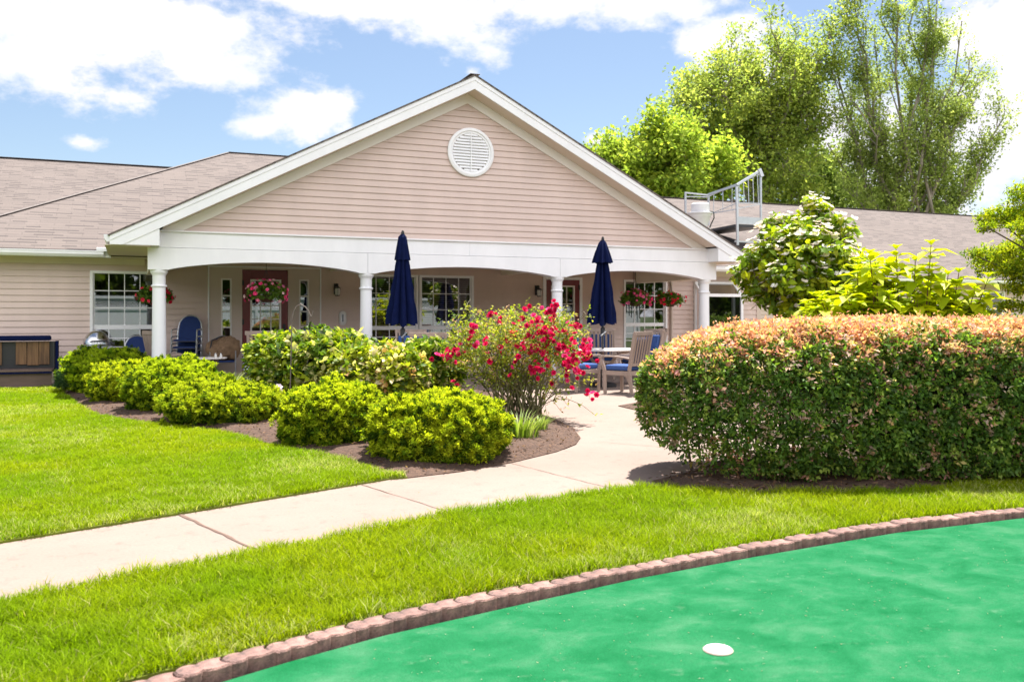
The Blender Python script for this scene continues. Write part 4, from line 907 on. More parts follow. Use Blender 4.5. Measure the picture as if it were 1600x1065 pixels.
m = MB(); low = Vector((0, 0, -.08)); q = [pl_(1098, 360, 30.3), cn, nr_, pl_(1186, 354, 31.6), pl_(1120, 363, 31.9)]
m.add(q+[a+low for a in q], [(0, 1, 2, 3, 4), (9, 8, 7, 6, 5)]+[(i, (i+1) % 5, 5+(i+1) % 5, 5+i) for i in range(5)]); m.build('deck', M['dark'], t)
m = MB(); m.bar(cn+Vector((0, 0, .13)), nr_+Vector((0, 0, .13)), .02, .24); m.build('toe_board', M['alu'], t)
for a, b, Za in (((1151, 291), (1152.5, 383), 29.5), ((1188.5, 266), (1189, 388), 29.9), ((1107, 303), (1107, 352), 30.3), ((1071, 300), (1071, 352), 30.6)):
    m = MB(); m.bar(pl_(*a, Za), pl_(*b, Za), .075 if a[0] == 1151 else .055, .055); m.build('post', M['alu'], t)
for a, Za, b, Zb, wd in (((1071, 301), 30.6, (1107, 305), 30.3, .05), ((1071, 307), 30.6, (1107, 308), 30.3, .03), ((1107, 304), 30.3, (1151, 289), 29.5, .07), ((1151, 289), 29.5, (1187, 267), 29.9, .07), ((1107, 307), 30.3, (1187, 272), 29.9, .03),
                       ((1109, 334), 30.3, (1151, 327), 29.5, .03), ((1151, 326), 29.5, (1189, 319), 29.9, .03), ((1151, 317), 29.5, (1189, 318), 29.9, .03), ((1110, 334), 30.3, (1150, 318), 29.5, .02), ((1148, 377), 29.5, (1189, 379), 29.9, .05)):
    m = MB(); m.bar(pl_(*a, Za), pl_(*b, Zb), wd, wd); m.build('rail', M['alu'], t)
for k in range(5):
    u = (k+.5)/5; a, b = pl_(1151+36*u, 290-21*u, 29.5+.4*u), pl_(1151+38*u, 317, 29.5+.4*u); MB().bar(a, b, .018, .018).build('picket', M['alu'], t)
for k in range(3):
    u = (k+.5)/3; MB().bar(pl_(1108+43*u, 304-14*u, 30.3-.8*u), pl_(1108+43*u, 333-7*u, 30.3-.8*u), .018, .018).build('picket', M['alu'], t)
m = MB(); m.bar(pl_(1186, 264, 29.9), pl_(1191, 276, 29.9), .16, .1); m.build('bracket', M['alu'], t)

# lattice fence and far tree line across the garden (mirrored in the windows)
t = empty('lattice_fence', (0, -20.5, 0), 0, 'white panel fence with lattice top facing the house across the garden', 'fence')
m = MB(); m.box(-16, 26, -.02, .02, .1, 1.62); m.build('panel', M['white'], t)
m = MB(); m.box(-16, 26, -.05, .05, 1.62, 1.76); m.box(-16, 26, -.05, .05, 2.14, 2.26); m.build('rail', M['white'], t)
m = MB(); 
for k in range(19): x = -16+k*2.333; m.box(x-.07, x+.07, -.07, .07, 0, 2.4)
m.build('post', M['white'], t)
m = MB(); x = -16.4
while x < 26: m.bar((x, .012, 1.76), (x+.38, .012, 2.14), .035, .008, (0, 1, 0)); m.bar((x+.38, -.012, 1.76), (x, -.012, 2.14), .035, .008, (0, 1, 0)); x += .13
m.build('lattice', M['white'], t)
# ================================================================ plants
def surf(lobes, n, bump=.12, fr=3., depth=.25, up=-.35, seed=0.):
    """points on the outside of a union of ellipsoids, with outward normals"""
    lb = np.array(lobes, float); ar = (lb[:, 3]*lb[:, 4]+lb[:, 4]*lb[:, 5]+lb[:, 3]*lb[:, 5]); P = []; N = []; tot = 0
    while tot < n:
        i = rng.choice(len(lb), n, p=ar/ar.sum()); d = rdir(n); d = d[d[:, 2] > up]; i = i[:len(d)]
        k = 1+bump*2*(vnoise(d*fr+i[:, None]*7.3+seed)-.5)+bump*(vnoise(d*fr*2.7+i[:, None]+seed)-.5)
        k = k*(1-depth*rng.random(len(d))**2.2)
        p = lb[i, :3]+d*lb[i, 3:]*k[:, None]; ok = p[:, 2] > .02
        for j in range(len(lb)):
            q = np.linalg.norm((p-lb[j, :3])/lb[j, 3:], axis=1); ok &= (q > .80) | (i == j)
        P.append(p[ok]); N.append(nrm((d/lb[i, 3:])[ok])); tot += ok.sum()
    P = np.concatenate(P)[:n]; N = np.concatenate(N)[:n]; return P, N
def core(name, lobes, mat, parent, k=.78):
    m = MB(); 
    for l in lobes:
        bm = bmesh.new(); bmesh.ops.create_icosphere(bm, subdivisions=2, radius=1)
        vs_ = []
        for v in bm.verts: vs_.append((l[0]+v.co.x*l[3]*k, l[1]+v.co.y*l[4]*k, max(.0, l[2]+v.co.z*l[5]*k)))
        m.add(vs_, [tuple(v.index for v in f.verts) for f in bm.faces]); bm.free()
    return m.build(name, mat, parent)
M['leaf3'] = leafmat('tree_leaf', .58, .7, .08, (1.05, 1.08, .8))
M['shaded_twigs'] = pmat('shaded_twig_mass', (.030, .034, .010), .95, .5, 14., bump=1., bs=20)  # solid twig filler with the plant's interior shadow put into its dark colour
def clumpy(name, P, N, per, spread, L, W, cols, mat, parent, upb=.5, rad=.9, cjit=.2, fold=.2, droop=.1, fine=False, topcol=None, ljit=.35):
    n = len(P); idx = np.repeat(np.arange(n), per); k = len(idx)
    D = nrm(N[idx]*rad + rdir(k) + UPV*upb); B = P[idx]+rdir(k)*spread
    C = cols[idx]*(1+rng.normal(size=(k, 1))*cjit*.5)
    Nn = nrm(rdir(k)*.7+UPV*.8+N[idx]*.4)
    s = rng.uniform(1-ljit, 1+ljit, k)
    return leaves(name, B, D, Nn, L*s, W*s, np.clip(C, .003, 1), mat, parent, fold=fold, droop=droop, fine=fine)

# ---- yellow-green mounded evergreens
GB = 'yellow green mounded bushes in the mulch bed'
def yew(px, Z, w, h, lab, seed, n=3900, squash=1.):
    x, y = gz(px, Z); t = empty('mounded_bush', (x, y, .02), -YAW, lab, 'bush', GB)
    a = w/2; L_ = [(0, 0, h*.42, a*.86, a*.8*squash, h*.56)]
    r0 = random.Random(seed); hue = np.array([r0.uniform(.86, 1.04), r0.uniform(.94, 1.05), 1.])
    for k in range(7):
        an = k*2*math.pi/7+r0.random(); q = r0.uniform(.32, .5)*a
        L_.append((q*math.cos(an), q*math.sin(an)*squash, h*r0.uniform(.28, .5), a*r0.uniform(.42, .56), a*r0.uniform(.42, .55)*squash, h*r0.uniform(.36, .5)))
    P, N = surf(L_, n, .22, 4.2, .30, -.75, seed)
    tone = vnoise(P*np.array([11, 11, 11.])+seed)
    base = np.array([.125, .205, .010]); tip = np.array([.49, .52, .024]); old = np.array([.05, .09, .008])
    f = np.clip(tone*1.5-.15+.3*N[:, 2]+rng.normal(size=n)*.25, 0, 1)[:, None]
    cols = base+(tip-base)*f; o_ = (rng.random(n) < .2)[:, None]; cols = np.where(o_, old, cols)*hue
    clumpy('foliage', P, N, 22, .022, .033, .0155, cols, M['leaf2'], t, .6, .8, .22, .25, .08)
    core('shaded_twig_core', L_, M['shaded_twigs'], t, .72)
    m = MB()
    for k in range(7): an = k*.9; m.tube([(.05*math.cos(an), .05*math.sin(an), -.02), (.3*a*math.cos(an), .3*a*math.sin(an), h*.3)], [.014, .008], 6)
    m.build('stem', M['bark'], t); return t
yew(165, 16.3, 1.75, .80, 'farthest mounded bush, left of the first column by the barbecue', 1.)
yew(200, 14.3, 1.35, .66, 'small mounded bush second from the left, between two larger ones', 2.)
yew(272, 13.0, 1.58, .75, 'mounded bush standing directly before the first white column', 3.)
yew(347, 11.6, 1.62, .55, 'low spreading mounded bush left of the plant hook', 4., 4000)
yew(523, 9.75, 1.22, .67, 'round mounded bush right of the plant hook, before the leafy shrubs', 5., 4400)
yew(683, 8.75, 1.45, .63, 'nearest mounded bush beside the walkway, before the rose bush', 6., 6000)
# dusty dark sprig at the far left of the row
x, y = gz(118, 16.0); t = empty('dark_shrub', (x, y, .02), 0, 'small dark blue green shrub at the left end of the bush row', 'bush')
L_ = [(0, 0, .2, .3, .3, .26), (.15, .1, .3, .22, .22, .22)]; P, N = surf(L_, 700, .25, 3, .4); clumpy('foliage', P, N, 10, .02, .06, .02, pal(700, [(.06,.12,.05),(.14,.2,.09)], [2,1], .2), M['leaf2'], t); core('shaded_twig_core', L_, M['shaded_twigs'], t, .6)

# ---- broad-leaved variegated shrubs
def broad(px, Z, w, h, lab, seed, cols, n=1500, L=.085, W=.055, d=.8):
    x, y = gz(px, Z); t = empty('leafy_shrub', (x, y, .02), -YAW, lab, 'shrub', 'leafy shrubs in the middle of the bed'); a = w/2; r0 = random.Random(seed); L_ = [(0, 0, h*.48, a*.85, a*d*.85, h*.48)]
    for k in range(9):
        an = k*2*math.pi/9+r0.random(); q = r0.uniform(.35, .62)*a
        L_.append((q*math.cos(an), q*math.sin(an)*d, h*r0.uniform(.4, .66), a*r0.uniform(.32, .45), a*r0.uniform(.32, .45), h*r0.uniform(.25, .36)))
    if px < 500: L_ += [(-a*.72, 0, h*.70, a*.30, a*.4, h*.24), (-a*.4, .1, h*.76, a*.4, a*.4, h*.23), (a*.45, 0, h*.74, a*.45, a*.4, h*.25)]
    P, N = surf(L_, n, .2, 3., .4, -.8, seed); c = pal(n, *cols, .2)
    clumpy('foliage', P, N, 7, .05, L, W, c, M['leaf'], t, .35, .8, .3, .12, .18, True)
    core('shaded_twig_core', L_, M['shaded_twigs'], t, .62); m = MB()
    for k in range(9): an = k*.7; m.tube([(.06*math.cos(an), .06*math.sin(an), -.02), (.35*a*math.cos(an), .35*a*d*math.sin(an), h*.55)], [.014, .007], 6)
    m.build('stem', M['bark'], t); return t
VG = ([(.12,.20,.02),(.32,.38,.02),(.58,.55,.24),(.06,.11,.02)], [3,4,1.8,1.6])
VC = ([(.17,.25,.02),(.38,.42,.03),(.66,.58,.30),(.55,.34,.14),(.08,.14,.02)], [3,4,2.2,.8,1.2])
broad(492, 12.9, 1.85, 1.12, 'tall leafy shrub with pale tips right behind the plant hook', 11, VG, 1900)
broad(596, 12.0, 1.45, 1.0, 'cream tipped leafy shrub in front of the left umbrella', 12, VC, 1600)
broad(672, 12.6, .95, 1.02, 'green leafy shrub adjoining the left side of the rose bush', 13, ([(.10,.18,.02),(.25,.33,.02),(.54,.52,.22)], [3,3,1]), 1000)

# ---- strappy plants
def strappy(px, Z, r, h, n, cols, lab, name='strappy_plant'):
    x, y = gz(px, Z); k = 5; th = rng.uniform(0, 2*np.pi, n); q = r*np.sqrt(rng.random(n))*.5; P = np.c_[q*np.cos(th), q*np.sin(th), np.zeros(n)]
    d = np.c_[np.cos(th), np.sin(th), 0*th]; s = np.c_[-np.sin(th), np.cos(th), 0*th]; hh = h*rng.uniform(.6, 1.1, n); ln = rng.uniform(.2, .9, n)*hh; w_ = rng.uniform(.006, .014, n); V = []
    for j in range(k):
        u = j/(k-1); c = P+d*(ln*u*u)[:, None]+UPV*(hh*(u-.25*u*u*u))[:, None]; ww = (w_*(1-u**2*.95))[:, None]; V += [c-s*ww, c+s*ww]
    V = np.stack(V, 1).reshape(-1, 3); b = (np.arange(n)*2*k)[:, None, None]; T = np.concatenate([b+np.array([[2*j, 2*j+1, 2*j+3], [2*j, 2*j+3, 2*j+2]]) for j in range(k-1)], 1).reshape(-1, 3)
    o = npmesh(name, V, T, np.repeat(pal(n, cols, [1]*len(cols), .2), 2*k, 0), M['leaf'], None); o.location = (x, y, .05); return tag(o, lab, 'plant')
strappy(352, 14.6, .5, .55, 140, [(.2,.28,.03),(.4,.46,.18)], 'clump of strappy leaves behind the low bush left of the hook')
strappy(388, 14.9, .35, .45, 110, [(.18,.28,.03),(.3,.38,.1)], 'clump of strappy leaves below the bollard light')
strappy(812, 9.9, .45, .34, 150, [(.17,.25,.03),(.3,.36,.1)], 'grassy tuft between nearest mounded bush and rose bush')
strappy(842, 10.4, .2, .22, 60, [(.16,.24,.03),(.28,.34,.1)], 'small grassy tuft on the mulch right of the rose stems')

# ---- blossoms
def blossoms(name, Pc, Nc, r, cols, parent, rings=((6, .35, .9), (5, .8, .75), (4, 1.3, .5)), mat=None):
    P = []; D = []; N = []; L_ = []; C = []
    for p, nn, rr, c in zip(Pc, Nc, r, cols):
        nn = nn/np.linalg.norm(nn); a = np.cross(nn, [.3, .5, .8]); a /= np.linalg.norm(a); b = np.cross(nn, a)
        for cnt, el_, sc in rings:
            for k in range(cnt):
                th = 2*np.pi*k/cnt+el_*3+rng.random()*.4; d = (a*np.cos(th)+b*np.sin(th))*math.cos(el_)+nn*math.sin(el_)
                P.append(p); D.append(d); N.append(nn-d*.3); L_.append(rr*sc); C.append(c*(1+rng.normal()*.15))
    L_ = np.array(L_); return leaves(name, np.array(P), np.array(D), np.array(N), L_, L_*.95, np.clip(np.array(C), .003, 1), mat or M['petal'], parent, fold=.12, droop=-.15, sh=.6)
# ---- rose bush
RZ_ = 12.0; rx, ry = gz(806, RZ_); t = empty('rose_bush', (rx, ry, .05), -YAW, 'rose bush covered in crimson flowers with bare canes below', 'rose bush')
sc_ = RZ_/1400
def rl(px, py, dy=0.): return np.array([(px-806)*sc_, dy, 1.35-(py-492)*sc_])
m = MB(); LP = []; LN = []
r0 = random.Random(3)
for k in range(64):
    tx, ty = r0.uniform(690, 925), r0.uniform(480, 600); e_ = rl(tx, ty, r0.uniform(-.65, .65)); b_ = np.array([r0.uniform(-.35, .3), r0.uniform(-.25, .25), 0.])
    if k < 12: b_[0] = r0.uniform(.05, .35)
    cpt = b_*.6+e_*.4+np.array([-(e_[0]-b_[0])*.22, 0, .18]); pts = [(1-u)**2*b_+2*u*(1-u)*cpt+u*u*e_ for u in np.linspace(0, 1, 9)]
    m.tube(pts, [.012*(1-.75*i/8)*r0.uniform(.8, 1.2) for i in range(9)], 6, False)
    for i in range(4, 9):
        for _ in range(3): LP.append(pts[i]+rng.normal(size=3)*.06); LN.append(nrm(pts[i]-np.array([0, 0, .8])))
        q = pts[i]+rng.normal(size=3)*.14; m.tube([pts[i], (pts[i]+q)/2+[0, 0, .02], q], [.004, .003, .002], 4, False)
for k in range(10):
    e_ = rl(r0.uniform(840, 935), r0.uniform(600, 655), r0.uniform(-.3, .3)); b_ = np.array([r0.uniform(.05, .3), 0, 0]); pts = [b_*(1-u)+e_*u+np.array([0, 0, .25*math.sin(u*3)]) for u in np.linspace(0, 1, 6)]; m.tube(pts, [.007, .006, .005, .004, .003, .002], 5, False)
    for u in (3, 4, 5): LP.append(pts[u]); LN.append(np.array([0, 0, 1.]))
m.build('cane', M['cane'], t)
L_ = [(0, 0, 1.0, .85, .6, .42), (-.45, 0, .85, .45, .45, .38), (.5, 0, .9, .4, .4, .4)]
P2, N2 = surf(L_, 1300, .3, 3., .85, -.6); LP = np.concatenate([np.array(LP), P2]); LN = np.concatenate([np.array(LN), N2]); n = len(LP)
clumpy('foliage', LP, LN, 5, .045, .042, .026, pal(n, [(.22,.28,.03),(.42,.42,.05),(.13,.20,.03),(.48,.30,.17)], [3,3,1.6,1], .2), M['leaf'], t, .3, .5, .3, .12, .15)
fl = [(768,488,4),(760,500,2),(722,500,0),(740,515,4),(735,538,4),(757,532,4),(783,500,3),(818,487,3),(832,500,5),(857,482,9),(862,498,6),(864,508,3),(800,520,4),(820,510,5),(840,520,5),(828,528,6),(850,512,4),(856,520,8),(868,520,4),(890,505,4),(893,518,3),
      (703,545,4),(700,554,4),(712,551,5),(688,555,3),(838,527,3),(840,545,4),(848,540,5),(824,537,9),(832,545,8),(818,540,4),(858,527,4),(868,546,4),(880,525,4),(893,530,5),(902,540,6),(911,548,5),(918,545,5),(922,555,3),(908,536,4),(880,555,6),(885,560,5),(893,565,7),(900,570,8),(898,577,5),(890,580,4),(906,562,5),
      (834,568,6),(836,575,5),(832,581,4),(774,548,4),(745,522,3),(806,552,2),(770,560,2),(804,577,2),(809,584,1),(862,590,1),(858,578,2),(885,590,1),(889,594,1),(905,580,2),(916,600,0),(919,608,3),(918,614,3),(712,600,2),(745,508,3),(790,528,2),(812,498,2),(845,508,3),(872,535,3),(852,552,3),(845,556,2),(875,545,3),(840,500,3),(886,540,3),(897,552,4),(868,558,2),(755,545,2),(730,530,2)]
Pc = []; Rr = []; Cs = []
for px, py, k in fl:
    dy = rng.uniform(-.75, -.15)
    for _ in range(k):
        c = rl(px, py, dy)*1.+rng.normal(size=3)*np.array([.045, .05, .045]); Pc.append(c); Rr.append(rng.uniform(.038, .062)); Cs.append(np.array([(.70,.012,.11),(.60,.008,.075),(.80,.07,.26),(.44,.005,.05)][rng.choice(4, p=[.4,.3,.2,.1])]))
Pc = np.array(Pc); Nf = nrm(rdir(len(Pc))*.6+np.array([0, -.6, .5])); blossoms('blossom', Pc, Nf, Rr, Cs, t)

# ---- the big clipped hedge
hx, hy = XZ(1.15, 7.98); t = empty('hedge', (hx, hy, 0), -YAW, 'long clipped hedge with pink orange new growth along its top', 'hedge')
HL, HD, HT = 7.0, .86, 1.34                     # length along local x, half depth, height
AA = np.linspace(-.3*np.pi, 1.3*np.pi, 4000); _c, _s = np.cos(AA), np.sin(AA); _y = np.sign(_c)*np.abs(_c)**.62*HD; _z = np.sign(_s)*np.abs(_s)**.62*(HT-.62)+.62
AL = np.r_[0, np.cumsum(np.hypot(np.diff(_y), np.diff(_z)))]
def hedge_pts(n):
    P = []; N = []
    tot = 0
    while tot < n:
        u = rng.uniform(-.02, HL, n)*1.; a = np.interp(rng.random(n)*AL[-1], AL, AA)
        # superellipse cross-section in (y, z)
        ca, sa = np.cos(a), np.sin(a); pw = .62
        yy = np.sign(ca)*np.abs(ca)**pw*HD; zz = np.sign(sa)*np.abs(sa)**pw*(HT-.62)+.62
        end = np.clip(u/1.0, 0, 1); ef = np.sqrt(np.clip(1-(1-end)**2.6, 0, 1))     # rounded left end
        topf = 1-.26*(1-np.clip(u/1.8, 0, 1))**2; taper = 1-.14*np.clip((.6-zz)/.6, 0, 1)
        nz = vnoise(np.c_[u*2.3, yy*2.3, zz*2.3])-.5; n2 = vnoise(np.c_[u*6, yy*6, zz*6])-.5
        y_ = yy*ef*taper*(1+.10*nz+.10*n2); z_ = .62+(zz-.62)*(topf*(.35+.65*ef))*(1+.05*nz+.03*n2)
        Nn = np.c_[-(1-ef)*1.2, np.sign(ca)*np.abs(ca)**1.2, np.sign(sa)*np.abs(sa)**1.2]
        dp = rng.random(n)**2*.2; Q = np.c_[u, y_, z_]-nrm(Nn)*dp[:, None]
        gap = vnoise(np.c_[u*2.6+5, zz*3.2, yy*0]); low = np.clip((.55-z_)/.3, 0, 1)*np.clip((1.25-u)/.6, .0, 1)
        front_gap = (rng.random(n) < low*.75*(gap > .47))
        ok = (z_ > .05+.04*np.sin(u*5)+.03*np.sin(u*13)) & ~front_gap & ((ca < .5) | (zz > .7) | (rng.random(n) < .35)); P.append(Q[ok]); N.append(nrm(Nn)[ok]); tot += ok.sum()
    return np.concatenate(P)[:n], np.concatenate(N)[:n]
n = 28500; P, N = hedge_pts(n)
topm = np.clip((P[:, 2]+.24*(1-np.clip(P[:, 0]/1.8, 0, 1))**2-1.06+.16*(vnoise(P*np.array([3.5, 3.5, 0]))-.5)+rng.normal(size=n)*.07)/.22, 0, 1)
sp_ = rng.random(n)
pink = pal(n, [(.66,.34,.24),(.74,.45,.33),(.62,.27,.24),(.48,.38,.13),(.76,.54,.46)], [4,3,2,1.2,1.6], .15); grn = pal(n, [(.11,.20,.035),(.18,.28,.04),(.06,.115,.022),(.30,.38,.07),(.42,.28,.20)], [4,3,2.5,1.4,.45], .2)
cols = np.where((sp_ < np.maximum(topm, .04+.08*np.clip((P[:, 2]-.55)/.4, 0, 1)))[:, None], pink, grn)
clumpy('foliage', P, N, 8, .03, .042, .023, cols, M['leaf'], t, .2, .75, .3, .15, .15)
# stray sprigs on top
k = (N[:, 2] > .7) & (P[:, 2] > 1.15); Q = P[k][:1500]; NQ = N[k][:1500]; nq = len(Q); idx = np.repeat(np.arange(nq), 5)
hgt = rng.uniform(0, .10, nq)[idx]; B = Q[idx]+UPV*hgt[:, None]*rng.random((len(idx), 1))+rng.normal(size=(len(idx), 3))*.012
leaves('new_shoot', B, nrm(rdir(len(idx))+UPV*.7), nrm(rdir(len(idx))+UPV), rng.uniform(.02, .045, len(idx)), rng.uniform(.010, .02, len(idx)), pal(len(idx), [(.72,.37,.24),(.76,.48,.34),(.66,.3,.24)], [3,2,2], .15), M['leaf'], t)
m = MB(); r0 = random.Random(9)
for k in range(46):
    u = .35+k*.13+r0.uniform(-.05, .05); b_ = Vector((u+.1, r0.uniform(-.2, .25), -.02)); e_ = Vector((u+r0.uniform(-.4, .3)-(.3 if k < 5 else 0), r0.uniform(-.6, .6), r0.uniform(.8, 1.2))); mi = b_.lerp(e_, .45)+Vector((r0.uniform(-.08, .08), r0.uniform(-.08, .08), .05))
    e_.x = max(e_.x, .5); mi = b_.lerp(e_, .45)+Vector((r0.uniform(-.05, .05), r0.uniform(-.08, .08), .05)); m.tube([b_, mi, e_], [.014, .009, .004], 6, False)
    for _ in range(4):
        s_p = mi.lerp(e_, r0.random()); m.tube([s_p, s_p+Vector((r0.uniform(-.12, .25), r0.uniform(-.3, .3), r0.uniform(.05, .3)))], [.005, .002], 4, False)
m.build('stem', M['bark'], t)
# dense inside of the hedge, its dark colour standing in for interior shadow
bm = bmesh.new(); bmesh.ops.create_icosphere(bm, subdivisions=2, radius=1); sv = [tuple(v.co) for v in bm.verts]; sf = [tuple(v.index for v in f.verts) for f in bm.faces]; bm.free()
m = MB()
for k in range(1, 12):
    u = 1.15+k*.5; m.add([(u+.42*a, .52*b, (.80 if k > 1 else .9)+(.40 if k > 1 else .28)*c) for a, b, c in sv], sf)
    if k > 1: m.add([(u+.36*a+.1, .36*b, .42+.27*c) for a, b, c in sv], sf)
m.build('shaded_twig_core', M['shaded_twigs'], t)

# ---- flowering dogwood
def tree_limbs(m, b_, e_, r, kids, rr, tips, lev=0, up=.15, mx=9.):
    b_ = Vector(b_); e_ = Vector(e_); n_ = 5; pts = [b_.lerp(e_, i/n_)+Vector((rr.uniform(-1, 1), rr.uniform(-1, 1), rr.uniform(-.5, .5)))*(.06*(e_-b_).length*(0 if i in (0, n_) else 1)) for i in range(n_+1)]
    m.tube(pts, [r*(1-.72*i/n_) for i in range(n_+1)], 7 if lev < 2 else 5, False)
    if not kids: tips += pts[2:]; return
    if lev >= 1: tips += [pts[i].lerp(pts[i+1], v) for i in range(1, n_) for v in (.25, .75)]
    L0 = (e_-b_).length
    for k in range(kids[0]):
        q = rr.uniform(.3, 1.); i = min(int(q*n_), n_-1); p0 = pts[i].lerp(pts[i+1], q*n_-i); d = (e_-b_).normalized()
        a = rr.uniform(0, 6.28); o = d.orthogonal().normalized(); o.rotate(__import__('mathutils').Quaternion(d, a)); dd = (d*rr.uniform(.5, .9)+o*rr.uniform(.5, 1.)+Vector((0, 0, up))).normalized()
        tree_limbs(m, p0, p0+dd*min(L0*rr.uniform(.4, .62), mx*rr.uniform(.6, 1.1)), r*.5*(1-.4*q), kids[1:], rr, tips, lev+1, up, mx*.5)
dz = 15.; x, y = gz(1248, dz); t = empty('dogwood_tree', (x, y, 0), -YAW, 'small dogwood tree with white flowers behind the hedge', 'tree'); s = dz/1400
def dl(px, py, dy=0): return ((px-1248)*s, dy, 1.4-(py-492)*s)
L_ = []
for px, py, r_, dy in ((1275,330,17,0),(1268,352,26,.1),(1240,375,34,-.2),(1290,372,34,.1),(1215,400,38,0),(1260,405,46,-.3),(1305,395,36,.1),(1198,425,30,0),(1232,440,44,-.3),(1275,445,50,-.3),(1315,425,34,.2),(1196,447,24,.2),(1252,478,42,-.2),(1290,480,40,-.1),(1222,470,28,0),(1330,420,24,0),(1180,414,15,.1),(1205,362,13,0),(1322,360,14,0),(1160,428,10,.1),(1168,404,9,-.1),(1212,345,9,.1),(1228,352,11,0),(1327,376,11,.1),(1338,402,12,0),(1264,314,9,0),(1283,318,9,.1),(1193,386,12,0),(1176,466,10,0),(1300,345,10,-.1)):
    c = dl(px, py, dy*2); L_.append((*c, r_*s, r_*s*.95, r_*s*.62))
P, N = surf(L_, 1750, .5, 4., .5, -.6, 4.); n = len(P)
clumpy('foliage', P, N, 5, .06, .125, .075, pal(n, [(.18,.28,.02),(.30,.40,.018),(.12,.20,.02),(.42,.46,.015)], [3,3,1.6,1.8], .18), M['leaf'], t, -.05, .7, .3, .1, .3, True)
k = rng.random(n)*1.2 < np.clip(.25+.5*N[:, 2]+.45*(vnoise(P*2.2)-.3), 0, .75); Q = P[k]; NQ = N[k]; q = np.repeat(np.arange(len(Q)), 2); Pc = Q[q]+rng.normal(size=(len(q), 3))*.07+NQ[q]*.05
blossoms('blossom', Pc, nrm(UPV+NQ[q]*.5+rdir(len(q))*.35), rng.uniform(.055, .095, len(q)), np.array([(.85,.80,.70),(.86,.74,.64),(.82,.82,.60)])[rng.choice(3, len(q))], t, ((4, .15, 1.),))
m = MB(); rr = random.Random(2); tp = []
for k in range(4): an = k*1.6; tree_limbs(m, (.06*math.cos(an), .06*math.sin(an), 0), (.5*math.cos(an), .4*math.sin(an), 2.6-.3*k), .05, (6, 3), rr, tp, 0, .15, .8)
m.build('trunk', M['bark'], t)

# ---- big-leaved yellow-green shrub
bz = 11.3; x, y = gz(1395, bz); t = empty('big_leaf_shrub', (x, y, 0), -YAW, 'bright yellow green big leaved shrub behind the hedge', 'shrub'); s = bz/1400
st = []; r0 = random.Random(4)
for px, py in ((1258,486),(1285,474),(1300,455),(1335,425),(1345,400),(1362,410),(1385,398),(1400,390),(1425,388),(1415,410),(1440,420),(1462,432),(1480,428),(1470,455),(1498,455),(1512,436),(1505,470),(1525,480),(1320,470),(1350,445),(1380,435),(1405,440),(1435,455),(1455,470),(1370,470),(1410,475),(1340,480),(1480,485),(1300,485),(1430,485),(1500,490),(1275,490),(1390,455),(1362,455),(1320,445),(1450,445),(1395,420),(1375,420),(1468,480),(1518,462))+tuple((r0.uniform(1262, 1520), r0.uniform(455, 505)) for _ in range(60)):
    st.append((px, py, r0.uniform(-.55, .55)))
m = MB(); P = []; D = []; Nn = []; L2 = []; C = []
for px, py, dy in st:
    e_ = np.array([(px-1395)*s, dy, 1.4-(py-492)*s]); b_ = np.array([e_[0]*.35+r0.uniform(-.15, .15), dy*.4, .0]); mid_ = b_*.45+e_*.55; mid_[0] += (e_[0]-b_[0])*.12
    pts = [(1-u)**2*b_+2*u*(1-u)*mid_+u*u*e_ for u in np.linspace(0, 1, 10)]; m.tube(pts, [.012-.0008*i for i in range(10)], 6, False)
    ax = nrm(pts[-1]-pts[-3]); th0 = r0.uniform(0, 6.28); top_ = nrm(e_-pts[6])
    for lv in range(7):
        h = lv*.085; p0 = e_-ax*h
        for k in range(3 if lv else 5):
            th = th0+lv*1.05+k*2*math.pi/(3 if lv else 5); hor = np.array([math.cos(th), math.sin(th), 0]); el_ = 1.0-.0*lv if lv == 0 else r0.uniform(-.3, .75)
            P.append(p0); D.append(hor*math.cos(el_)+UPV*math.sin(el_)); Nn.append(UPV-hor*.3*math.tan(min(el_, 1.))); L2.append((.11 if lv == 0 else r0.uniform(.2, .31)))
            C.append(np.array(r0.choice([(.46,.50,.008),(.53,.55,.008),(.35,.44,.010)]))*r0.uniform(.85, 1.15))
L2 = np.array(L2); leaves('foliage', np.array(P), np.array(D), np.array(Nn), L2, L2*.62, np.array(C), M['leaf'], t, .34, .14, True)
m.build('stem', pmat('red_stem', (.12, .045, .025), .7, .3, 9.), t)
# low green hedge far right behind
x, y = gz(1575, 20.); t = empty('far_shrub', (x, y, 0), -YAW, 'low dark shrubs below the far window at right', 'shrub'); L_ = [(k*.9-1.2, 0, .6, .7, .5, .72) for k in range(5)]
P, N = surf(L_, 900, .2); clumpy('foliage', P, N, 6, .05, .10, .06, pal(900, [(.10,.17,.03),(.18,.25,.05)], [1,1]), M['leaf'], t); core('shaded_twig_core', L_, M['shaded_twigs'], t)

# ---- maple leaning in from the right
mz = 13.; x, y = gz(1745, mz); t = empty('maple_tree', (x, y, 0), -YAW, 'feathery yellow green maple reaching in from the right edge', 'tree'); s = mz/1400
def ml(px, py, dy=0): return ((px-1745)*s, dy, 1.4-(py-492)*s)
L_ = []
for px, py, rx_, rz_, dy in ((1598,300,20,13,0),(1588,335,32,14,.2),(1608,372,42,17,-.3),(1615,400,44,18,.3),(1603,430,30,16,0),(1572,360,22,10,-.2),(1556,352,14,5,.1),(1576,420,16,8,0),(1562,392,14,5,.3),(1610,450,34,12,0),(1640,330,60,34,0),(1660,400,70,34,.4),(1640,290,50,22,-.4),(1690,350,80,50,0),(1590,490,22,5,.4),(1615,478,28,8,.2),(1700,270,70,30,0),(1720,430,60,30,0)):
    L_.append((*ml(px, py, dy*2.5), rx_*s, rx_*s*.9, rz_*s))
P, N = surf(L_, 5200, .3, 4., .7, -.7, 9.); n = len(P)
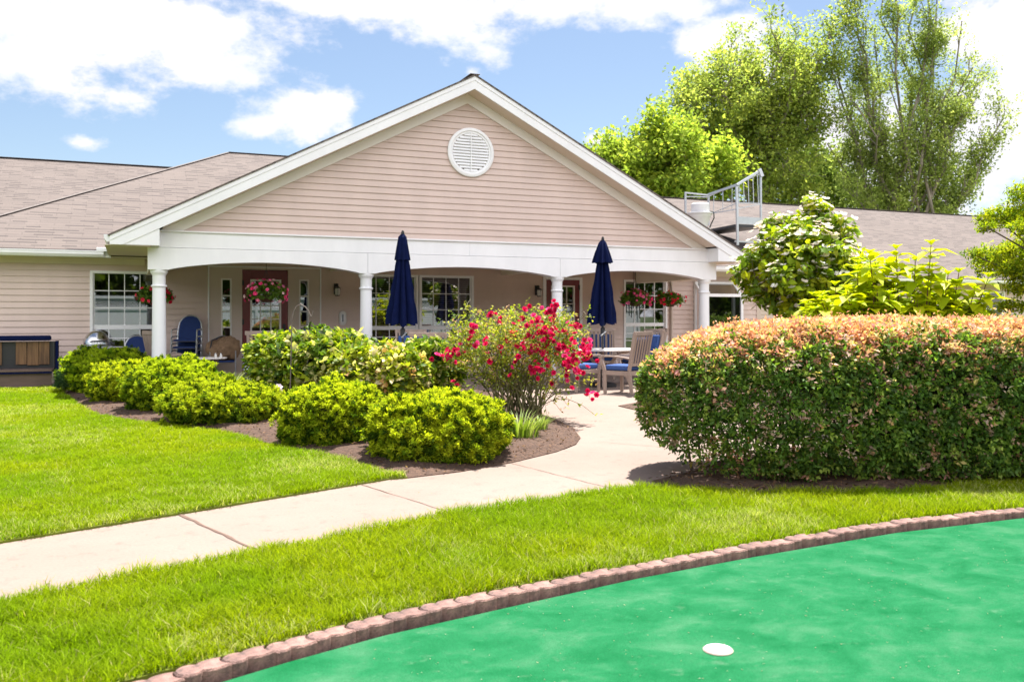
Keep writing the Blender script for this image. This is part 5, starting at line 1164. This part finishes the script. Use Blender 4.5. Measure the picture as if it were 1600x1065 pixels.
clumpy('foliage', P, N, 9, .05, .055, .022, pal(n, [(.24,.33,.015),(.36,.41,.012),(.12,.2,.018),(.42,.42,.03)], [3,3,1.6,1], .2), M['leaf2'], t, -.05, .35, .3, .12, .2)
m = MB(); rr = random.Random(12); tp = []; m.tube([(0, 0, -.05), (-.05, 0, .7), (-.1, .05, 1.4)], [.11, .085, .07], 10)
for c in L_[:14]: tree_limbs(m, (-.1, .05, 1.2+.3*rr.random()), c[:3], .03, (3,), rr, tp, 0, .15, .35)
m.build('trunk', M['bark'], t)

# ---- background trees
def bgtree(name, px, Z, lab, limbs, leafcols, nleaf, lsz, spread, up, kids, seed, r0_=.3, trunk_top=None, droop=.2, mx=2.6, per=9, tmin=.3):
    x, y = gz(px, Z); t = empty(name, (x, y, 0), -YAW, lab, 'tree', 'tall trees behind the house'); s = Z/1400; rr = random.Random(seed); m = MB(); tips = []
    def q(a, b, dy=0): return ((a-px)*s, dy, 1.4-(b-492)*s)
    fork = q(*trunk_top); m.tube([(0, 0, -.2), (fork[0]*.4, 0, fork[2]*.5), fork], [r0_*1.25, r0_, r0_*.8], 10, False)
    for a, b, dy, f in limbs:
        e_ = q(a, b, dy); st_ = Vector((0, 0, 0)).lerp(Vector(fork), f) if f <= 1 else Vector(fork)
        tree_limbs(m, st_, e_, r0_*.42, kids, rr, tips, 1, up, mx)
    m.build('trunk', M['barkp'], t)
    tp = np.array([tuple(v) for v in tips]); i = rng.choice(len(tp), nleaf//per); P = tp[i]+rng.normal(size=(len(i), 3))*spread*np.array([1, 1, .8])
    N = nrm(P-np.array(q(px, (limbs[0][1]+trunk_top[1])/2))); n = len(P); tone = vnoise(P*.55+seed)
    C = pal(n, *leafcols, .15)*(.8+.4*tone)[:, None]
    clumpy('crown', P, N, per, lsz*1.6, lsz, lsz*.6, C, M['leaf3'], t, .1, .4, .3, .1, droop); return t
LG = ([(.28,.38,.045),(.37,.46,.055),(.19,.28,.035),(.45,.50,.055)], [3,3,1.5,1.5])
LM = ([(.32,.39,.08),(.41,.47,.09),(.22,.30,.065),(.48,.52,.10)], [3,3,2,1.5])
LT = ([(.33,.40,.11),(.42,.49,.13),(.23,.30,.08),(.48,.53,.15)], [3,3,2,1])
bgtree('bright_tree', 1040, 55, 'bright green lower tree just right of the gable', [(1000,215,0,1),(960,248,1,.9),(1055,230,-1,1),(1090,250,0,1),(1030,265,-2,.8),(1075,290,1,.7),(985,275,-1,.7),(1115,285,1,.8),(1020,240,2,1),(950,262,0,.8),(1060,262,-3,.9)], LG, 34000, .28, .5, .12, (7, 4), 3, .3, (1040, 330), mx=2.2)
bgtree('leafy_tree', 1185, 66, 'broad leafy tree behind the roof, left of the tall sparse tree', [(1120,88,0,1),(1150,68,2,1),(1205,60,-1,1),(1240,85,1,1),(1075,150,0,.8),(1080,185,-2,.8),(1170,110,3,1),(1225,120,-3,1),(1270,130,0,.9),(1285,85,1,1),(1065,215,1,.7),(1110,140,-2,.9),(1150,165,2,.9),(1260,190,-1,.8),(1130,235,0,.6),(1210,250,2,.6),(1195,180,-2,.8),(1240,260,-2,.5),(1225,295,-3,.5),(1190,285,1,.5),(1285,55,-2,1.),(1100,120,2,.9)], LM, 50000, .26, .5, .12, (8, 4), 8, .45, (1195, 280), mx=2.6)
bgtree('tall_tree', 1420, 64, 'tallest sparse tree with upright branches behind the right roof', [(1322,20,0,1),(1340,-40,1,1),(1375,-60,-1,1),(1400,-80,1,1),(1425,-70,-2,1),(1450,-60,0,1),(1475,-20,1,1),(1492,40,-1,1),(1520,105,0,1),(1548,120,2,1),(1555,190,-1,1),(1572,215,1,1),(1530,250,0,1),(1300,110,0,1),(1318,170,-2,1),(1300,220,1,1),(1340,260,0,1),(1500,290,1,1),(1385,60,2,1),(1440,60,-2,1),(1330,310,-1,1),(1460,140,2,1),(1370,140,-2,1),(1500,170,-2,1),(1360,220,2,1),(1480,240,2,1),(1308,50,1,1),(1335,85,-1,1)], LT, 62000, .20, .42, .8, (11, 3), 21, .34, (1419, 420), mx=1.9)
bgtree('far_tree', 1262, 74, 'dark tree low between the two big trees behind the roof', [(1245,240,0,1),(1280,255,0,1),(1225,272,1,.8),(1300,285,0,.8),(1260,270,-1,1),(1320,305,1,.7),(1400,318,0,.6),(1360,305,2,.6)], ([(.2,.28,.06),(.28,.36,.07)], [1,1]), 14000, .28, .6, .1, (6, 4), 31, .25, (1262, 300), mx=2.)
# tree line across the garden, seen only as a reflection
P = np.c_[rng.uniform(-40, 60, 2600), rng.uniform(-46, -38, 2600), np.zeros(2600)]; P[:, 2] = rng.uniform(0, 1, 2600)**.7*(8+3*np.sin(P[:, 0]*.35))
o = clumpy('treeline', P, nrm(rdir(2600)+UPV), 8, .7, .9, .6, pal(2600, [(.05,.09,.02),(.09,.13,.02)], [1,1]), M['leaf2'], None); tag(o, 'dark line of trees across the garden facing the house', 'trees', kind='stuff')

# ---- hanging baskets
def basket(x, y, z, lab, r, pink, lush, seed, top=2.56):
    t = empty('hanging_basket', (x, y, z), 0, lab, 'hanging basket', 'hanging flower baskets on the porch')
    MB().lathe([(.0, -.13), (.08, -.13), (.14, -.07), (.165, 0), (.17, .01), (.15, .01), (.0, .0)], n=24).build('pot', M['pot'], t, True)
    m = MB()
    for k in range(3): a = k*2.094+.4; m.tube([(.16*math.cos(a), .16*math.sin(a), 0), (.01*math.cos(a), .01*math.sin(a), .5)], .004, 5)
    m.tube([(0, 0, .49), (0, 0, top-z)], .005, 5); m.build('hanger', M['dark'], t)
    L_ = [(0, 0, .07, r, r, .13*lush), (r*.5, 0, .02, r*.55, r*.6, .12), (-r*.5, 0, .02, r*.55, r*.6, .12), (0, -r*.4, .04, r*.5, r*.5, .12)]
    L_ = [(a, b, c+.3, d, e, f) for a, b, c, d, e, f in L_]
    P, N = surf(L_, 420, .35, 4., .6, -.7, seed); P[:, 2] -= .3
    clumpy('foliage', P, N, 6, .025, .05, .024, pal(420, [(.12,.22,.03),(.2,.32,.04),(.07,.14,.025)], [2,2,1.5], .2), M['leaf'], t, .2, .7)
    n = 70 if lush > 1.1 else 42; i = rng.choice(420, n); Pc = P[i]+N[i]*.07+np.array([0, -.05, 0.]); blossoms('blossom', Pc, nrm(N[i]+np.array([0, -.5, .2])), rng.uniform(.03, .055, n), np.array(pink)[rng.choice(len(pink), n)], t, ((5, .2, 1.), (4, .7, .7)))
PK = [(.86,.14,.32),(.84,.22,.40),(.80,.06,.2),(.88,.6,.62)]; RD = [(.72,.015,.05),(.80,.05,.10)]
def bk_at(px, py, yw): r = ray(px, py); p = CAM+r*(yw-CAM[1])/r[1]; return p
for px, py, yw, lab, r, pk, lu, sd_ in ((243,467,1.9,'hanging basket of red flowers behind the first white column',.27,RD,1.,1.),(416,462,.9,'lush hanging basket of pink flowers before the first red door',.33,PK,1.5,2.),(993,470,1.5,'full hanging basket of bright pink flowers before the right window',.32,PK[:3],1.2,3.),(1047,471,1.7,'sparser dark hanging basket with few red flowers near the last column',.27,RD,1.,4.)):
    p = bk_at(px, py, yw); basket(p[0], p[1], p[2], lab, r, pk, lu, sd_)
p = bk_at(990, 474, 1.6); t = empty('wind_chime', (p[0], p[1], p[2]), 0, 'dark wind chime tubes hanging below the pink flower basket', 'wind chime')
MB().lathe([(0, -.02), (.13, -.02), (.13, .0), (0, .0)], n=20).build('disc', M['dark'], t)
for k, (dx, ln) in enumerate(((-.20, .22), (-.14, .3), (-.06, .34), (.07, .28), (.17, .36))): m = MB(); m.tube([(dx, -.03*(k % 2), -.02), (dx, -.03*(k % 2), -ln)], .012, 8); m.build('tube', M['black'], t)
m = MB(); m.bar((-.22, 0, -.025), (.2, 0, -.025), .02, .012); m.tube([(0, 0, 0), (0, 0, 2.56-p[2])], .004, 5); m.build('hanger', M['dark'], t)
# small white iris by the hook
x, y = gz(434, 11.9); t = empty('white_iris', (x, y, .05), 0, 'single white flower at the foot of the plant hook', 'flower')
MB().tube([(0, 0, 0), (.01, 0, .36)], .006, 6).build('stem', M['cane'], t); blossoms('blossom', np.array([[.01, 0, .38], [.02, -.01, .34]]), np.array([[0, -.5, .8], [.3, -.6, .4]]), [.075, .06], [np.array((.7,.6,.66))]*2, t)
